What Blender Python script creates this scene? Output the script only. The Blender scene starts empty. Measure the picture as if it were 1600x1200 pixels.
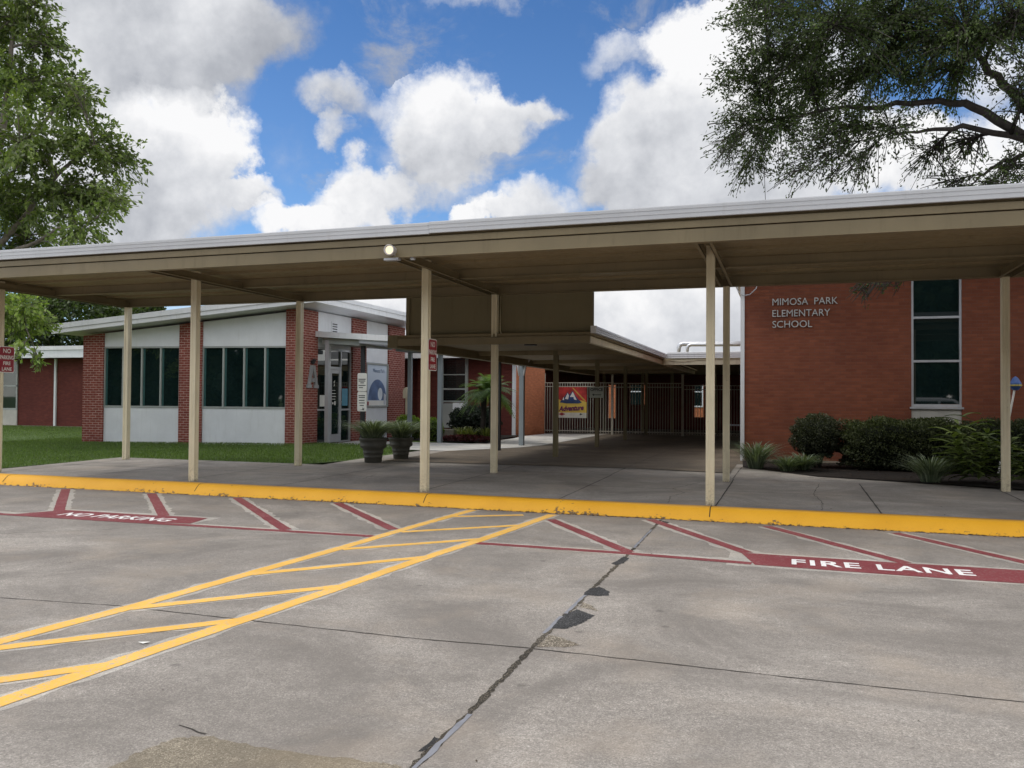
import bpy, bmesh, math, random
import numpy as np
from mathutils import Vector, Matrix
R = math.radians
random.seed(7); rng = np.random.default_rng(7)
sc = bpy.context.scene
col = sc.collection
ROOT = {}

# ------------------------------------------------------------------ mesh builder
class MB:
    def __init__(s): s.v = []; s.f = []
    def add(s, vs, fs):
        b = len(s.v); s.v += [tuple(p) for p in vs]; s.f += [tuple(b+i for i in f) for f in fs]; return s
    def box(s, x0, y0, z0, x1, y1, z1):
        x0, x1 = min(x0,x1), max(x0,x1); y0, y1 = min(y0,y1), max(y0,y1); z0, z1 = min(z0,z1), max(z0,z1)
        return s.add([(x0,y0,z0),(x1,y0,z0),(x1,y1,z0),(x0,y1,z0),(x0,y0,z1),(x1,y0,z1),(x1,y1,z1),(x0,y1,z1)],
                     [(0,3,2,1),(4,5,6,7),(0,1,5,4),(1,2,6,5),(2,3,7,6),(3,0,4,7)])
    def hexa(s, b4, t4):
        return s.add(list(b4)+list(t4), [(0,3,2,1),(4,5,6,7),(0,1,5,4),(1,2,6,5),(2,3,7,6),(3,0,4,7)])
    def fbox(s, F, a0, b0, z0, a1, b1, z1):
        """box in a frame F=(ox,oy,ex,ey,nx,ny): a along e, b along n"""
        ox,oy,ex,ey,nx,ny = F
        P = lambda a,b,z: (ox+ex*a+nx*b, oy+ey*a+ny*b, z)
        return s.hexa([P(a0,b0,z0),P(a1,b0,z0),P(a1,b1,z0),P(a0,b1,z0)], [P(a0,b0,z1),P(a1,b0,z1),P(a1,b1,z1),P(a0,b1,z1)])
    def prism(s, poly, z0, z1):
        n = len(poly)
        return s.add([(x,y,z0) for x,y in poly]+[(x,y,z1) for x,y in poly],
                     [tuple(range(n-1,-1,-1)), tuple(range(n,2*n))]+[(i,(i+1)%n,n+(i+1)%n,n+i) for i in range(n)])
    def profile(s, pts, axis, a0, a1):
        """extrude a 2-D profile along an axis: 'x' pts=(y,z), 'y' pts=(x,z), 'z' pts=(x,y)"""
        m = {'x':lambda p,a:(a,p[0],p[1]), 'y':lambda p,a:(p[0],a,p[1]), 'z':lambda p,a:(p[0],p[1],a)}[axis]
        n = len(pts)
        return s.add([m(p,a0) for p in pts]+[m(p,a1) for p in pts],
                     [tuple(range(n-1,-1,-1)), tuple(range(n,2*n))]+[(i,(i+1)%n,n+(i+1)%n,n+i) for i in range(n)])
    def tube(s, path, r, n=8, cap=True):
        path = [Vector(p) for p in path]; m = len(path)
        rs = r if isinstance(r,(list,tuple)) else [r]*m
        vs = []; up = Vector((0,0,1))
        for i,p in enumerate(path):
            d = (path[min(i+1,m-1)]-path[max(i-1,0)]).normalized()
            a = d.cross(up)
            if a.length < 1e-3: a = d.cross(Vector((0,1,0)))
            a.normalize(); b = a.cross(d)
            for k in range(n):
                t = 2*math.pi*k/n; vs.append(p+(a*math.cos(t)+b*math.sin(t))*rs[i])
        fs = [(i*n+k, i*n+(k+1)%n, (i+1)*n+(k+1)%n, (i+1)*n+k) for i in range(m-1) for k in range(n)]
        if cap: fs += [tuple(range(n-1,-1,-1)), tuple(range((m-1)*n, m*n))]
        return s.add(vs, fs)
    def lathe(s, prof, c=(0,0,0), n=24, axis=None):
        M = Matrix.Translation(c)
        if axis is not None: M = M @ Vector((0,0,1)).rotation_difference(Vector(axis)).to_matrix().to_4x4()
        vs = [M @ Vector((r*math.cos(2*math.pi*k/n), r*math.sin(2*math.pi*k/n), z)) for r,z in prof for k in range(n)]
        m = len(prof)
        fs = [(i*n+k, i*n+(k+1)%n, (i+1)*n+(k+1)%n, (i+1)*n+k) for i in range(m-1) for k in range(n)]
        fs += [tuple(range(n-1,-1,-1)), tuple(range((m-1)*n, m*n))]
        return s.add(vs, fs)
    def poly(s, pts): return s.add(pts, [tuple(range(len(pts)))])

def mesh_obj(name, mb, m, origin=(0,0,0), smooth=False, bevel=0):
    me = bpy.data.meshes.new(name)
    ox,oy,oz = origin
    me.from_pydata([(x-ox,y-oy,z-oz) for x,y,z in mb.v], [], mb.f)
    bm = bmesh.new(); bm.from_mesh(me); bmesh.ops.recalc_face_normals(bm, faces=bm.faces); bm.to_mesh(me); bm.free()
    if smooth:
        for p in me.polygons: p.use_smooth = True
    me.materials.append(m)
    o = bpy.data.objects.new(name, me); col.objects.link(o)
    if bevel:
        b = o.modifiers.new('bevel','BEVEL'); b.width = bevel; b.segments = 2; b.limit_method = 'ANGLE'
    return o
def thing(name, label, cat, loc=(0,0,0), group=None):
    o = bpy.data.objects.new(name, None); col.objects.link(o); o.location = loc; o.empty_display_size = .1
    o['label'] = label; o['category'] = cat
    if group: o['group'] = group
    ROOT[o.name] = tuple(loc); return o
def part(name, mb, m, parent, label=None, smooth=False, kind=None, bevel=0):
    org = ROOT[parent.name]
    o = mesh_obj(name, mb, m, org, smooth, bevel); o.parent = parent; ROOT[o.name] = org
    if label: o['label'] = label
    if kind: o['kind'] = kind
    return o
def solo(name, mb, m, label, cat, loc=(0,0,0), group=None, smooth=False, kind=None, bevel=0):
    o = mesh_obj(name, mb, m, loc, smooth, bevel); o.location = loc; ROOT[o.name] = tuple(loc)
    o['label'] = label; o['category'] = cat
    if group: o['group'] = group
    if kind: o['kind'] = kind
    return o
def struct(name, mb, m, smooth=False):
    o = mesh_obj(name, mb, m, (0,0,0), smooth); o['kind'] = 'structure'; ROOT[o.name] = (0,0,0); return o
def text_mb(txt, size, M, sx=1.0, extrude=0.0, align='LEFT', spacing=1.0, offset=0.0, shear=0.0):
    c = bpy.data.curves.new('lettering','FONT'); c.body = txt; c.size = size; c.extrude = extrude; c.align_x = align
    c.space_character = spacing; c.offset = offset; c.shear = shear; c.resolution_u = 3
    o = bpy.data.objects.new('lettering', c); col.objects.link(o)
    dg = bpy.context.evaluated_depsgraph_get(); dg.update()
    me = bpy.data.meshes.new_from_object(o.evaluated_get(dg))
    mb = MB(); S = Matrix.Diagonal((sx,1,1,1))
    mb.add([M @ (S @ v.co) for v in me.vertices], [tuple(p.vertices) for p in me.polygons])
    bpy.data.objects.remove(o); bpy.data.meshes.remove(me); bpy.data.curves.remove(c)
    return mb
def basis(o, ex, ey):
    ex = Vector(ex).normalized(); ey = Vector(ey).normalized(); ez = ex.cross(ey)
    M = Matrix((ex,ey,ez)).transposed().to_4x4(); M.translation = Vector(o); return M

# ------------------------------------------------------------------ materials
class NT:
    def __init__(s, m):
        s.t = m.node_tree; s.t.nodes.clear()
    def n(s, typ, ins=None, **kw):
        nd = s.t.nodes.new(typ)
        for k,v in kw.items(): setattr(nd, k, v)
        for k,v in (ins or {}).items():
            if isinstance(v, bpy.types.NodeSocket): s.t.links.new(v, nd.inputs[k])
            else: nd.inputs[k].default_value = v
        return nd
    def math(s, op, a, b=0.0, c=0.0, clamp=False):
        nd = s.n('ShaderNodeMath', {0:a,1:b,2:c}, operation=op); nd.use_clamp = clamp; return nd.outputs[0]
    def mix(s, f, a, b, blend='MIX'):
        nd = s.t.nodes.new('ShaderNodeMix'); nd.data_type = 'RGBA'; nd.blend_type = blend
        for i,v in ((0,f),(6,a),(7,b)):
            if isinstance(v, bpy.types.NodeSocket): s.t.links.new(v, nd.inputs[i])
            else: nd.inputs[i].default_value = v if i==0 else (tuple(v)+(1,))[:4]
        return nd.outputs[2]
    def noise(s, vec, scale, detail=3, rough=.55, dist=0.0):
        return s.n('ShaderNodeTexNoise', {'Vector':vec,'Scale':scale,'Detail':detail,'Roughness':rough,'Distortion':dist}).outputs[0]
    def ramp(s, f, a, b, c0=0.0, c1=1.0):
        return s.n('ShaderNodeMapRange', {0:f,1:a,2:b,3:c0,4:c1}).outputs[0]
    def scale(s, vec, sx, sy, sz):
        return s.n('ShaderNodeMapping', {'Vector':vec,'Scale':(sx,sy,sz)}).outputs[0]
    def coord(s): return s.n('ShaderNodeTexCoord').outputs['Object']
    def bump(s, h, strength=.3, dist=.01):
        return s.n('ShaderNodeBump', {'Height':h,'Strength':strength,'Distance':dist}).outputs[0]
    def out(s, colr, rough=.6, normal=None, metal=0.0, spec=.5, **kw):
        ins = {'Base Color': colr if isinstance(colr,bpy.types.NodeSocket) else (tuple(colr)+(1,))[:4], 'Roughness':rough, 'Metallic':metal, 'Specular IOR Level':spec}
        ins.update(kw)
        if normal is not None: ins['Normal'] = normal
        p = s.n('ShaderNodeBsdfPrincipled', ins)
        s.n('ShaderNodeOutputMaterial', {'Surface':p.outputs[0]}); return p
def new_mat(name):
    m = bpy.data.materials.new(name); m.use_nodes = True; return m, NT(m)
def paint(name, c, rough=.5, var=.12, scale=3.0, dirt=.25, dirtc=(.12,.09,.06), fine=40, bump=.05, metal=0, streak=True):
    m,t = new_mat(name); v = t.coord()
    n1 = t.noise(v, scale, 4); n2 = t.noise(v, fine, 2)
    dk = tuple(x*(1-var*1.6) for x in c); lt = tuple(min(1,x*(1+var)) for x in c)
    cc = t.mix(t.ramp(n1,.3,.7), dk, lt)
    cc = t.mix(t.ramp(n2,.35,.7,0,.18), cc, dk)
    sv = t.scale(v, 5, 5, .5) if streak else v
    n3 = t.noise(sv, 2.2, 4, .65)
    cc = t.mix(t.ramp(n3,.55,.8,0,dirt), cc, dirtc)
    t.out(cc, t.ramp(n3,.3,.8,rough*.85,min(1,rough*1.25)), t.bump(n2,bump,.004), metal); return m
def plain(name, c, rough=.5, metal=0, spec=.5):
    m,t = new_mat(name); v = t.coord(); n = t.noise(v, 12, 3)
    t.out(t.mix(t.ramp(n,.3,.7), tuple(x*.85 for x in c), tuple(min(1,x*1.1) for x in c)), rough, None, metal, spec); return m
def brick(name, c1, c2, mortar, msize=.009, dark=(.05,.02,.015)):
    m,t = new_mat(name); v = t.coord()
    s = t.n('ShaderNodeSeparateXYZ', {0:v})
    h = t.math('ADD', s.outputs[0], s.outputs[1])
    uv = t.n('ShaderNodeCombineXYZ', {0:h,1:s.outputs[2],2:0.0}).outputs[0]
    b = t.n('ShaderNodeTexBrick', {'Vector':uv,'Scale':1.0,'Mortar Size':msize,'Mortar Smooth':.3,'Bias':0.0,'Brick Width':.203,'Row Height':.0677,
            'Color1':c1+(1,),'Color2':c2+(1,),'Mortar':mortar+(1,)})
    b.offset = .5
    n1 = t.noise(v, .8, 4); n2 = t.noise(t.scale(uv,4.93,14.77,1), 1.0, 0); n3 = t.noise(v, 60, 2)
    cc = t.mix(t.ramp(n2,.35,.7,0,.5), b.outputs[0], tuple(x*.6 for x in c1))
    cc = t.mix(t.ramp(n1,.45,.75,0,.35), cc, dark)
    cc = t.mix(t.ramp(n3,.4,.7,0,.25), cc, tuple(min(1,x*1.3) for x in c2))
    # damp dirt near the ground
    cc = t.mix(t.math('MULTIPLY', t.ramp(s.outputs[2],.0,.5,.5,0), t.ramp(n1,.3,.7)), cc, dark)
    hgt = t.math('SUBTRACT', t.math('MULTIPLY', n3, .3), b.outputs[1])
    t.out(cc, .85, t.bump(hgt,.5,.006), 0, .3); return m
def post_paint():
    m,t = new_mat('cream_post_paint'); v = t.coord(); s = t.n('ShaderNodeSeparateXYZ', {0:v}); c = (.74,.665,.475)
    n1 = t.noise(v,2,4); n2 = t.noise(v,45,3,.7); n3 = t.noise(t.scale(v,6,6,.5),2.2,4,.65)
    cc = t.mix(t.ramp(n1,.3,.7), tuple(x*.9 for x in c), tuple(x*1.06 for x in c))
    cc = t.mix(t.ramp(n3,.52,.8,0,.4), cc, (.36,.30,.20))
    low = t.ramp(s.outputs[2],.0,.35,1,0); lip = t.ramp(s.outputs[2],.0,.05,1,0)
    cc = t.mix(t.math('MULTIPLY',low,t.ramp(n2,.45,.65,.0,.6)), cc, (.25,.20,.13))
    cc = t.mix(t.math('MULTIPLY',lip,t.ramp(n2,.35,.6,.2,.8)), cc, (.12,.075,.04))
    cc = t.mix(t.ramp(t.noise(v,18,4,.7),.66,.72,0,.55), cc, (.42,.36,.25))
    t.out(cc,.42,t.bump(n2,.06,.004)); return m
def concrete(name, base, dark, light, spot=.5, edge_y=None, streaks=(.35,1.6), agg=1.0):
    m,t = new_mat(name); v = t.coord(); s = t.n('ShaderNodeSeparateXYZ', {0:v})
    big = t.noise(v, .33, 5, .6, .4); mid = t.noise(v, 1.7, 6, .62, .3)
    st = t.noise(t.scale(v, streaks[0], streaks[1], 1), 1.3, 5, .6)
    fine = t.noise(v, 38, 4, .7); vfine = t.noise(v, 170, 2, .6)
    cc = t.mix(t.ramp(big,.34,.66), dark, base)
    cc = t.mix(t.ramp(st,.42,.7,0,.6), cc, light)
    cc = t.mix(t.ramp(mid,.52,.75,0,.55), cc, dark)
    cc = t.mix(t.ramp(fine,.36,.66,.34*agg,0), cc, tuple(x*.5 for x in dark))
    cc = t.mix(t.ramp(vfine,.55,.72,0,.45*agg), cc, tuple(min(1,x*1.35) for x in light))
    cc = t.mix(t.ramp(vfine,.30,.43,.5*agg,0), cc, tuple(x*.4 for x in dark))
    vo = t.n('ShaderNodeTexVoronoi', {'Vector':v,'Scale':55.0,'Randomness':1.0})
    cc = t.mix(t.ramp(vo.outputs['Distance'],.10,.2,.5*agg,0), cc, tuple(min(1,x*1.5) for x in light))
    oil = t.noise(v, .9, 3, .5, .8)
    cc = t.mix(t.ramp(oil,.57,.78,0,spot), cc, tuple(x*.45 for x in dark))
    gr = t.noise(v, 85, 3, .75); gr2 = t.noise(v, 22, 5, .75)
    cc = t.mix(t.ramp(gr,.30,.50,.55*agg,0), cc, tuple(x*.38 for x in dark)); cc = t.mix(t.ramp(gr,.54,.70,0,.45*agg), cc, tuple(min(1,x*1.35) for x in light))
    cc = t.mix(t.ramp(gr2,.36,.55,.35,0), cc, tuple(x*.6 for x in dark))
    blot = t.noise(v, .55, 7, .70, 1.2); warm = t.noise(v, 1.1, 5, .6)
    cc = t.mix(t.ramp(blot,.36,.60,.75,0), cc, tuple(x*.62 for x in dark))
    cc = t.mix(t.ramp(warm,.50,.72,0,.35), cc, (base[0]*1.0,base[1]*.90,base[2]*.78))
    vs = t.n('ShaderNodeTexVoronoi', {'Vector':v,'Scale':1.6})
    cc = t.mix(t.ramp(vs.outputs['Distance'],.03,.06,.5,0), cc, tuple(x*.35 for x in dark))
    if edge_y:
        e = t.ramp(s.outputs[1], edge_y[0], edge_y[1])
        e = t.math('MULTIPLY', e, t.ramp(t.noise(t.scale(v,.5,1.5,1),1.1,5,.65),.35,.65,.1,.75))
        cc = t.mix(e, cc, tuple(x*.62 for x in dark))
    t.out(cc, .88, t.bump(t.math('ADD',t.math('MULTIPLY',fine,.6),t.math('MULTIPLY',vfine,.6)),.5,.006), 0, .3); return m
def worn_paint(name, c, under, amount=.5, rough=.7):
    m,t = new_mat(name); v = t.coord()
    n1 = t.noise(v, 2.0, 4); n2 = t.noise(v, 45, 4, .7); n3 = t.noise(v, 160, 2)
    cc = t.mix(t.ramp(n1,.3,.7), tuple(x*.85 for x in c), tuple(min(1,x*1.08) for x in c))
    w = t.math('ADD', n2, t.math('MULTIPLY', n1, .25))
    cc = t.mix(t.ramp(w,.66,.78,0,amount), cc, under)
    cc = t.mix(t.ramp(n3,.55,.75,0,.25), cc, tuple(x*.6 for x in c))
    t.out(cc, rough, t.bump(n3,.35,.004), 0, .35); return m
def leaf_mat(name, trans=.35, rough=.45):
    m,t = new_mat(name)
    a = t.n('ShaderNodeAttribute', attribute_name='Col').outputs[0]
    d = t.n('ShaderNodeBsdfPrincipled', {'Base Color':a,'Roughness':rough,'Specular IOR Level':.35})
    tr = t.n('ShaderNodeBsdfTranslucent', {'Color': t.mix(1.0, a, (1.5,1.7,.6), 'MULTIPLY')})
    mx = t.n('ShaderNodeMixShader', {0:trans,1:d.outputs[0],2:tr.outputs[0]})
    t.n('ShaderNodeOutputMaterial', {'Surface':mx.outputs[0]}); return m

M = {}
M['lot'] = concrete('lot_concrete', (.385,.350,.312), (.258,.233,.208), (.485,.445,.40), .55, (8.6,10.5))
M['walk'] = concrete('walk_concrete', (.40,.365,.325), (.275,.25,.222), (.47,.435,.395), .55, None, (.3,1.4), .6)
M['brownwalk'] = concrete('aggregate_paving', (.20,.165,.125), (.12,.10,.075), (.28,.225,.17), .4, None, (.3,1.2), 1.2)
M['whitewalk'] = concrete('pale_sidewalk', (.62,.61,.58), (.50,.49,.46), (.70,.69,.66), .15, None, (.3,1.2), .4)
M['ghost'] = concrete('scraped_concrete', (.56,.52,.465), (.44,.41,.365), (.62,.58,.525), .25)
M['patchc'] = concrete('patch_concrete', (.33,.285,.215), (.23,.195,.145), (.42,.37,.29), .15, None, (1,1), 1.5)
M['mulch'] = concrete('mulch_soil', (.020,.013,.009), (.010,.007,.005), (.035,.023,.016), .2, None, (1,1), 1.5)
M['yellowline'] = worn_paint('yellow_line_paint', (.82,.47,.09), (.44,.40,.34), .85)
M['redline'] = worn_paint('red_line_paint', (.215,.042,.049), (.27,.20,.185), .65)
M['whiteline'] = worn_paint('white_line_paint', (.85,.85,.83), (.5,.4,.36), .5)
M['cream'] = post_paint()
M['tan'] = paint('tan_canopy_paint', (.27,.212,.118), .6, .10, 1.2, .40, (.09,.065,.035))
M['tanlight'] = paint('tan_beam_paint', (.225,.182,.104), .55, .10, 1.2, .4, (.12,.09,.05))
M['tandark'] = paint('tan_panel_paint', (.20,.168,.092), .6, .07, 1.0, .3, (.1,.08,.04))
M['white'] = paint('white_aluminium', (.70,.71,.72), .38, .06, 1.0, .35, (.36,.35,.33))
M['fasciawhite'] = paint('fascia_aluminium', (.53,.545,.565), .38, .06, 1.0, .3, (.33,.32,.31))
M['panel'] = paint('white_wall_panel', (.74,.76,.78), .55, .05, 2.0, .3, (.48,.48,.46))
M['offpanel'] = paint('peeling_panel', (.50,.48,.43), .7, .08, 3.0, .45, (.25,.2,.15))
M['winframe'] = paint('grey_window_frame', (.36,.38,.36), .4, .05, 2.0, .2, (.2,.2,.18))
M['alu'] = paint('brushed_aluminium', (.50,.51,.53), .35, .05, 4.0, .15, (.3,.3,.3), metal=.3)
M['steelblue'] = paint('blue_grey_steel', (.27,.31,.33), .45, .06, 2.0, .2, (.15,.15,.15))
M['darkmetal'] = plain('dark_metal', (.02,.02,.022), .5)
M['black'] = plain('black_gap', (.004,.004,.004), .9)
M['brickR'] = brick('orange_brown_brick', (.25,.080,.040), (.185,.055,.029), (.165,.075,.052), .007, (.06,.018,.013))
M['brickA'] = brick('red_brick', (.27,.06,.042), (.20,.042,.032), (.46,.33,.28), .011, (.08,.02,.018))
M['brickD'] = brick('dark_red_brick', (.17,.042,.030), (.12,.028,.022), (.12,.04,.035), .006, (.05,.012,.01))
M['brickSun'] = brick('sunlit_look_brick', (.62,.22,.10), (.52,.18,.085), (.45,.2,.12), .006, (.3,.1,.05))  # bright orange puts sunlight into the end wall and courtyard wall colour
M['concretebase'] = concrete('base_concrete', (.36,.32,.25), (.26,.23,.18), (.42,.38,.31), .3)
M['sealant'] = plain('grey_sealant', (.21,.215,.24), .75)
M['tar'] = concrete('asphalt_patch', (.05,.05,.052), (.022,.022,.024), (.13,.13,.13), .1, None, (1,1), 2.0)
M['signred'] = paint('red_sign_face', (.30,.022,.035), .4, .05, 4, .1)
M['signwhite'] = paint('white_sign_face', (.80,.79,.74), .45, .04, 4, .15, (.5,.47,.4))
M['inkdark'] = plain('dark_ink', (.045,.05,.055), .6)
M['officesign'] = paint('office_sign_face', (.42,.45,.40), .5, .05, 3, .2)
M['pot'] = paint('dark_resin_pot', (.062,.060,.048), .6, .12, 6, .3, (.03,.03,.025))
M['bark'] = paint('bark', (.10,.078,.06), .9, .3, 8, .5, (.03,.025,.02), bump=.5)
M['barkdark'] = paint('dark_bark', (.045,.036,.03), .9, .3, 8, .5, (.02,.018,.015), bump=.5)
M['barkgrey'] = paint('grey_bark', (.20,.175,.145), .9, .3, 8, .4, (.06,.05,.04), bump=.5)
M['stone'] = paint('grey_letter_stone', (.30,.30,.30), .7, .1, 6, .2)
M['letter'] = paint('cast_letter_metal', (.50,.49,.46), .5, .06, 8, .2, metal=.2)
M['leaf'] = leaf_mat('leaf')
M['leafdull'] = leaf_mat('waxy_leaf', .2, .6)
M['soil'] = plain('potting_soil', (.02,.014,.01), .95)
M['galv'] = plain('galvanised_pipe', (.62,.63,.65), .35, .5)
def glass_mat():
    m,t = new_mat('window_glass'); v = t.coord()
    n = t.noise(v,.9,2)
    t.out(t.mix(t.ramp(n,.3,.7), (.005,.012,.012), (.010,.022,.021)), .02, None, 0, .9); return m
M['glass'] = glass_mat()
M['teal'] = plain('teal_reveal', (.03,.10,.095), .5)
def kerb_mat():
    m,t = new_mat('yellow_kerb_paint'); v = t.coord(); s = t.n('ShaderNodeSeparateXYZ', {0:v})
    n1 = t.noise(v, 1.5, 4); n2 = t.noise(t.scale(v,1,1,1.6), 14, 6, .72); n3 = t.noise(v, 120, 2)
    c = t.mix(t.ramp(n1,.3,.7), (.74,.36,.012), (.84,.43,.02))
    c = t.mix(t.ramp(n3,.5,.75,0,.25), c, (.5,.25,.02))
    low = t.ramp(s.outputs[2], -.15, -.06, 1.0, 0.0)
    pn = t.noise(t.scale(v,1,.2,.2), .9, 3)
    w = t.math('ADD', n2, t.math('ADD', t.math('MULTIPLY', low, .16), t.math('MULTIPLY', pn, .50)))
    c = t.mix(t.ramp(w,.94,.99,0,.95), c, t.mix(t.ramp(n3,.4,.6), (.035,.022,.014), (.22,.15,.09)))
    c = t.mix(t.math('MULTIPLY',t.ramp(s.outputs[2],-.15,-.135,.9,0),t.ramp(n2,.42,.55)), c, (.03,.02,.014))
    t.out(c, .6, t.bump(t.math('SUBTRACT',t.math('MULTIPLY',n3,.3),t.ramp(w,.94,.99)),.5,.006), 0, .4); return m
M['kerb'] = kerb_mat()
def grass_ground():
    m,t = new_mat('lawn_soil'); v = t.coord()
    n1 = t.noise(v,.5,4); n2 = t.noise(v,9,4,.7)
    c = t.mix(t.ramp(n1,.3,.7), (.062,.105,.024), (.09,.14,.036)); c = t.mix(t.ramp(n2,.35,.65,.5,0), c, (.03,.055,.012))
    t.out(c,.9,t.bump(n2,.8,.03),0,.2); return m
M['lawn'] = grass_ground()
def emis(name, c, s):
    m,t = new_mat(name); e = t.n('ShaderNodeEmission', {'Color':c+(1,),'Strength':s}); t.n('ShaderNodeOutputMaterial', {'Surface':e.outputs[0]}); return m
M['lamp'] = emis('lit_lamp_glass', (1,.86,.60), 1.25)

# ------------------------------------------------------------------ camera
H = 1.33; F = 1300.0
YAW = math.atan(429/F); PIT = math.atan(24.5/F); ROL = R(.42)
fwd0 = Vector((-math.sin(YAW), math.cos(YAW), 0)); rt0 = Vector((math.cos(YAW), math.sin(YAW), 0))
fw = fwd0*math.cos(PIT)+Vector((0,0,math.sin(PIT))); up0 = rt0.cross(fw)
rt = rt0*math.cos(ROL)+up0*math.sin(ROL); up = up0*math.cos(ROL)-rt0*math.sin(ROL)
cam = bpy.data.cameras.new('camera'); cam.sensor_width = 36; cam.lens = F/1600*36; cam.clip_start = .05; cam.clip_end = 5000
co = bpy.data.objects.new('camera', cam); col.objects.link(co)
mw = Matrix((rt, up, -fw)).transposed().to_4x4(); mw.translation = Vector((0,0,H)); co.matrix_world = mw
sc.camera = co

# ------------------------------------------------------------------ light and sky
SUN_DIR = Vector((-.80,-.34,0)).normalized()*math.cos(R(60))+Vector((0,0,math.sin(R(60))))
sun = bpy.data.lights.new('sun','SUN'); sun.energy = 1.5; sun.angle = R(14); sun.color = (1,.95,.87)
so = bpy.data.objects.new('sun', sun); col.objects.link(so)
so.rotation_euler = SUN_DIR.to_track_quat('Z','Y').to_euler(); so.location = (0,0,60)
def sky():
    w = bpy.data.worlds.new('World'); sc.world = w; w.use_nodes = True
    t = NT(w)
    st = t.n('ShaderNodeTexSky', sky_type='NISHITA'); st.sun_disc = False
    st.sun_elevation = R(60); st.sun_rotation = math.atan2(SUN_DIR.x, SUN_DIR.y); st.air_density = 1.0; st.dust_density = .3; st.ozone_density = 2.0
    d = t.n('ShaderNodeTexCoord').outputs['Generated']
    s = t.n('ShaderNodeSeparateXYZ', {0:d})
    az = t.math('ARCTAN2', s.outputs[0], s.outputs[1]); el = t.math('ARCSINE', s.outputs[2])
    p = t.n('ShaderNodeCombineXYZ', {0:az,1:el,2:0.0}).outputs[0]
    def nv(sc_, det, amp, dist=0):
        c = t.n('ShaderNodeTexNoise', {'Vector':d,'Scale':sc_,'Detail':det,'Roughness':.62}).outputs[1]
        c = t.n('ShaderNodeVectorMath', {0:c,1:(.5,.5,.5)}, operation='SUBTRACT').outputs[0]
        return t.n('ShaderNodeVectorMath', {0:c,'Scale':amp}, operation='SCALE').outputs[0]
    pw = t.n('ShaderNodeVectorMath', {0:p,1:nv(7,2,.10)}, operation='ADD').outputs[0]
    pw = t.n('ShaderNodeVectorMath', {0:pw,1:nv(26,6,.062)}, operation='ADD').outputs[0]
    pw = t.n('ShaderNodeVectorMath', {0:pw,1:(0,0,0)}, operation='MULTIPLY_ADD')
    pw.inputs[1].default_value = (1,1,0); pw = pw.outputs[0]
    BL = CLOUDS
    den = None; bri = None
    for (a,e,ra,re,wt,b) in BL:
        q = t.n('ShaderNodeVectorMath', {0:pw,1:(1/(ra*1.3),1/(re*1.3),0),2:(-a/(ra*1.3),-e/(re*1.3),0)}, operation='MULTIPLY_ADD').outputs[0]
        l = t.n('ShaderNodeVectorMath', {0:q,1:q}, operation='DOT_PRODUCT').outputs['Value']
        g = t.math('SUBTRACT', 1.0, l, clamp=True)
        # tops of each cloud brighter than its underside
        sh = t.n('ShaderNodeVectorMath', {0:q,1:(-.03,.17*b,0)}, operation='DOT_PRODUCT').outputs['Value']
        bb = t.math('ADD', sh, b)
        den = t.math('MULTIPLY', g, wt) if den is None else t.math('MULTIPLY_ADD', g, wt, den)
        gb = t.math('MULTIPLY', g, wt)
        bri = t.math('MULTIPLY', gb, bb) if bri is None else t.math('MULTIPLY_ADD', gb, bb, bri)
    # clouds of the unseen rest of the sky, brightened as fill light
    o1 = t.noise(d, 2.2, 6, .6)
    away = t.math('MAXIMUM', t.ramp(el,.46,.6), t.ramp(t.math('ABSOLUTE', t.math('ADD',az,.32)), .66,.85))
    gen = t.math('MULTIPLY', t.ramp(o1,.40,.54), away)
    haze = t.ramp(el, .16, .02, 0, .8)
    den2 = t.math('ADD', den, t.math('MULTIPLY', t.math('ADD',gen,haze), .6))
    avg = t.math('DIVIDE', t.math('ADD', bri, t.math('MULTIPLY',t.math('ADD',gen,haze),.52)), t.math('MAXIMUM', den2, .05))
    bil = t.noise(d, 24, 6, .66); big = t.noise(d, 9, 4, .6)
    dn = t.math('ADD', den2, t.math('ADD', t.math('MULTIPLY', t.math('SUBTRACT', bil, .5), .55), t.math('MULTIPLY', t.math('SUBTRACT', big, .5), .7)))
    mask = t.n('ShaderNodeMapRange', {0:dn,1:.0,2:.86,3:0,4:1}, interpolation_type='SMOOTHSTEP').outputs[0]
    wsp = t.noise(t.scale(d,1,1,1.7), 6.5, 7, .66, .6)
    wmask = t.math('MULTIPLY', t.n('ShaderNodeMapRange', {0:t.math('ADD', wsp, t.math('MULTIPLY', den, .12)),1:.49,2:.76,3:0,4:.8}, interpolation_type='SMOOTHSTEP').outputs[0], 1.0)
    mask = t.math('MAXIMUM', mask, wmask)
    tex = t.math('ADD', t.math('MULTIPLY', t.math('SUBTRACT', bil, .5), .30), t.math('MULTIPLY', t.math('SUBTRACT', big, .5), .60))
    shade = t.math('ADD', t.math('MAXIMUM', avg, .6), tex)
    ccol = t.n('ShaderNodeValToRGB', {0:shade})
    cr = ccol.color_ramp; cr.elements[0].position = .35; cr.elements[0].color = (.27,.29,.34,1); cr.elements[1].position = 1.08
    cr.elements[1].position = 1.0; cr.elements[1].color = (.96,.96,.97,1)
    e2 = cr.elements.new(.62); e2.color = (.47,.49,.535,1)
    e3 = cr.elements.new(.82); e3.color = (.72,.735,.77,1)
    skyc = t.mix(1.0, st.outputs[0], t.mix(t.ramp(el,.14,.44), (.80,1.02,1.27), (.50,.77,1.06)), 'MULTIPLY')
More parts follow.
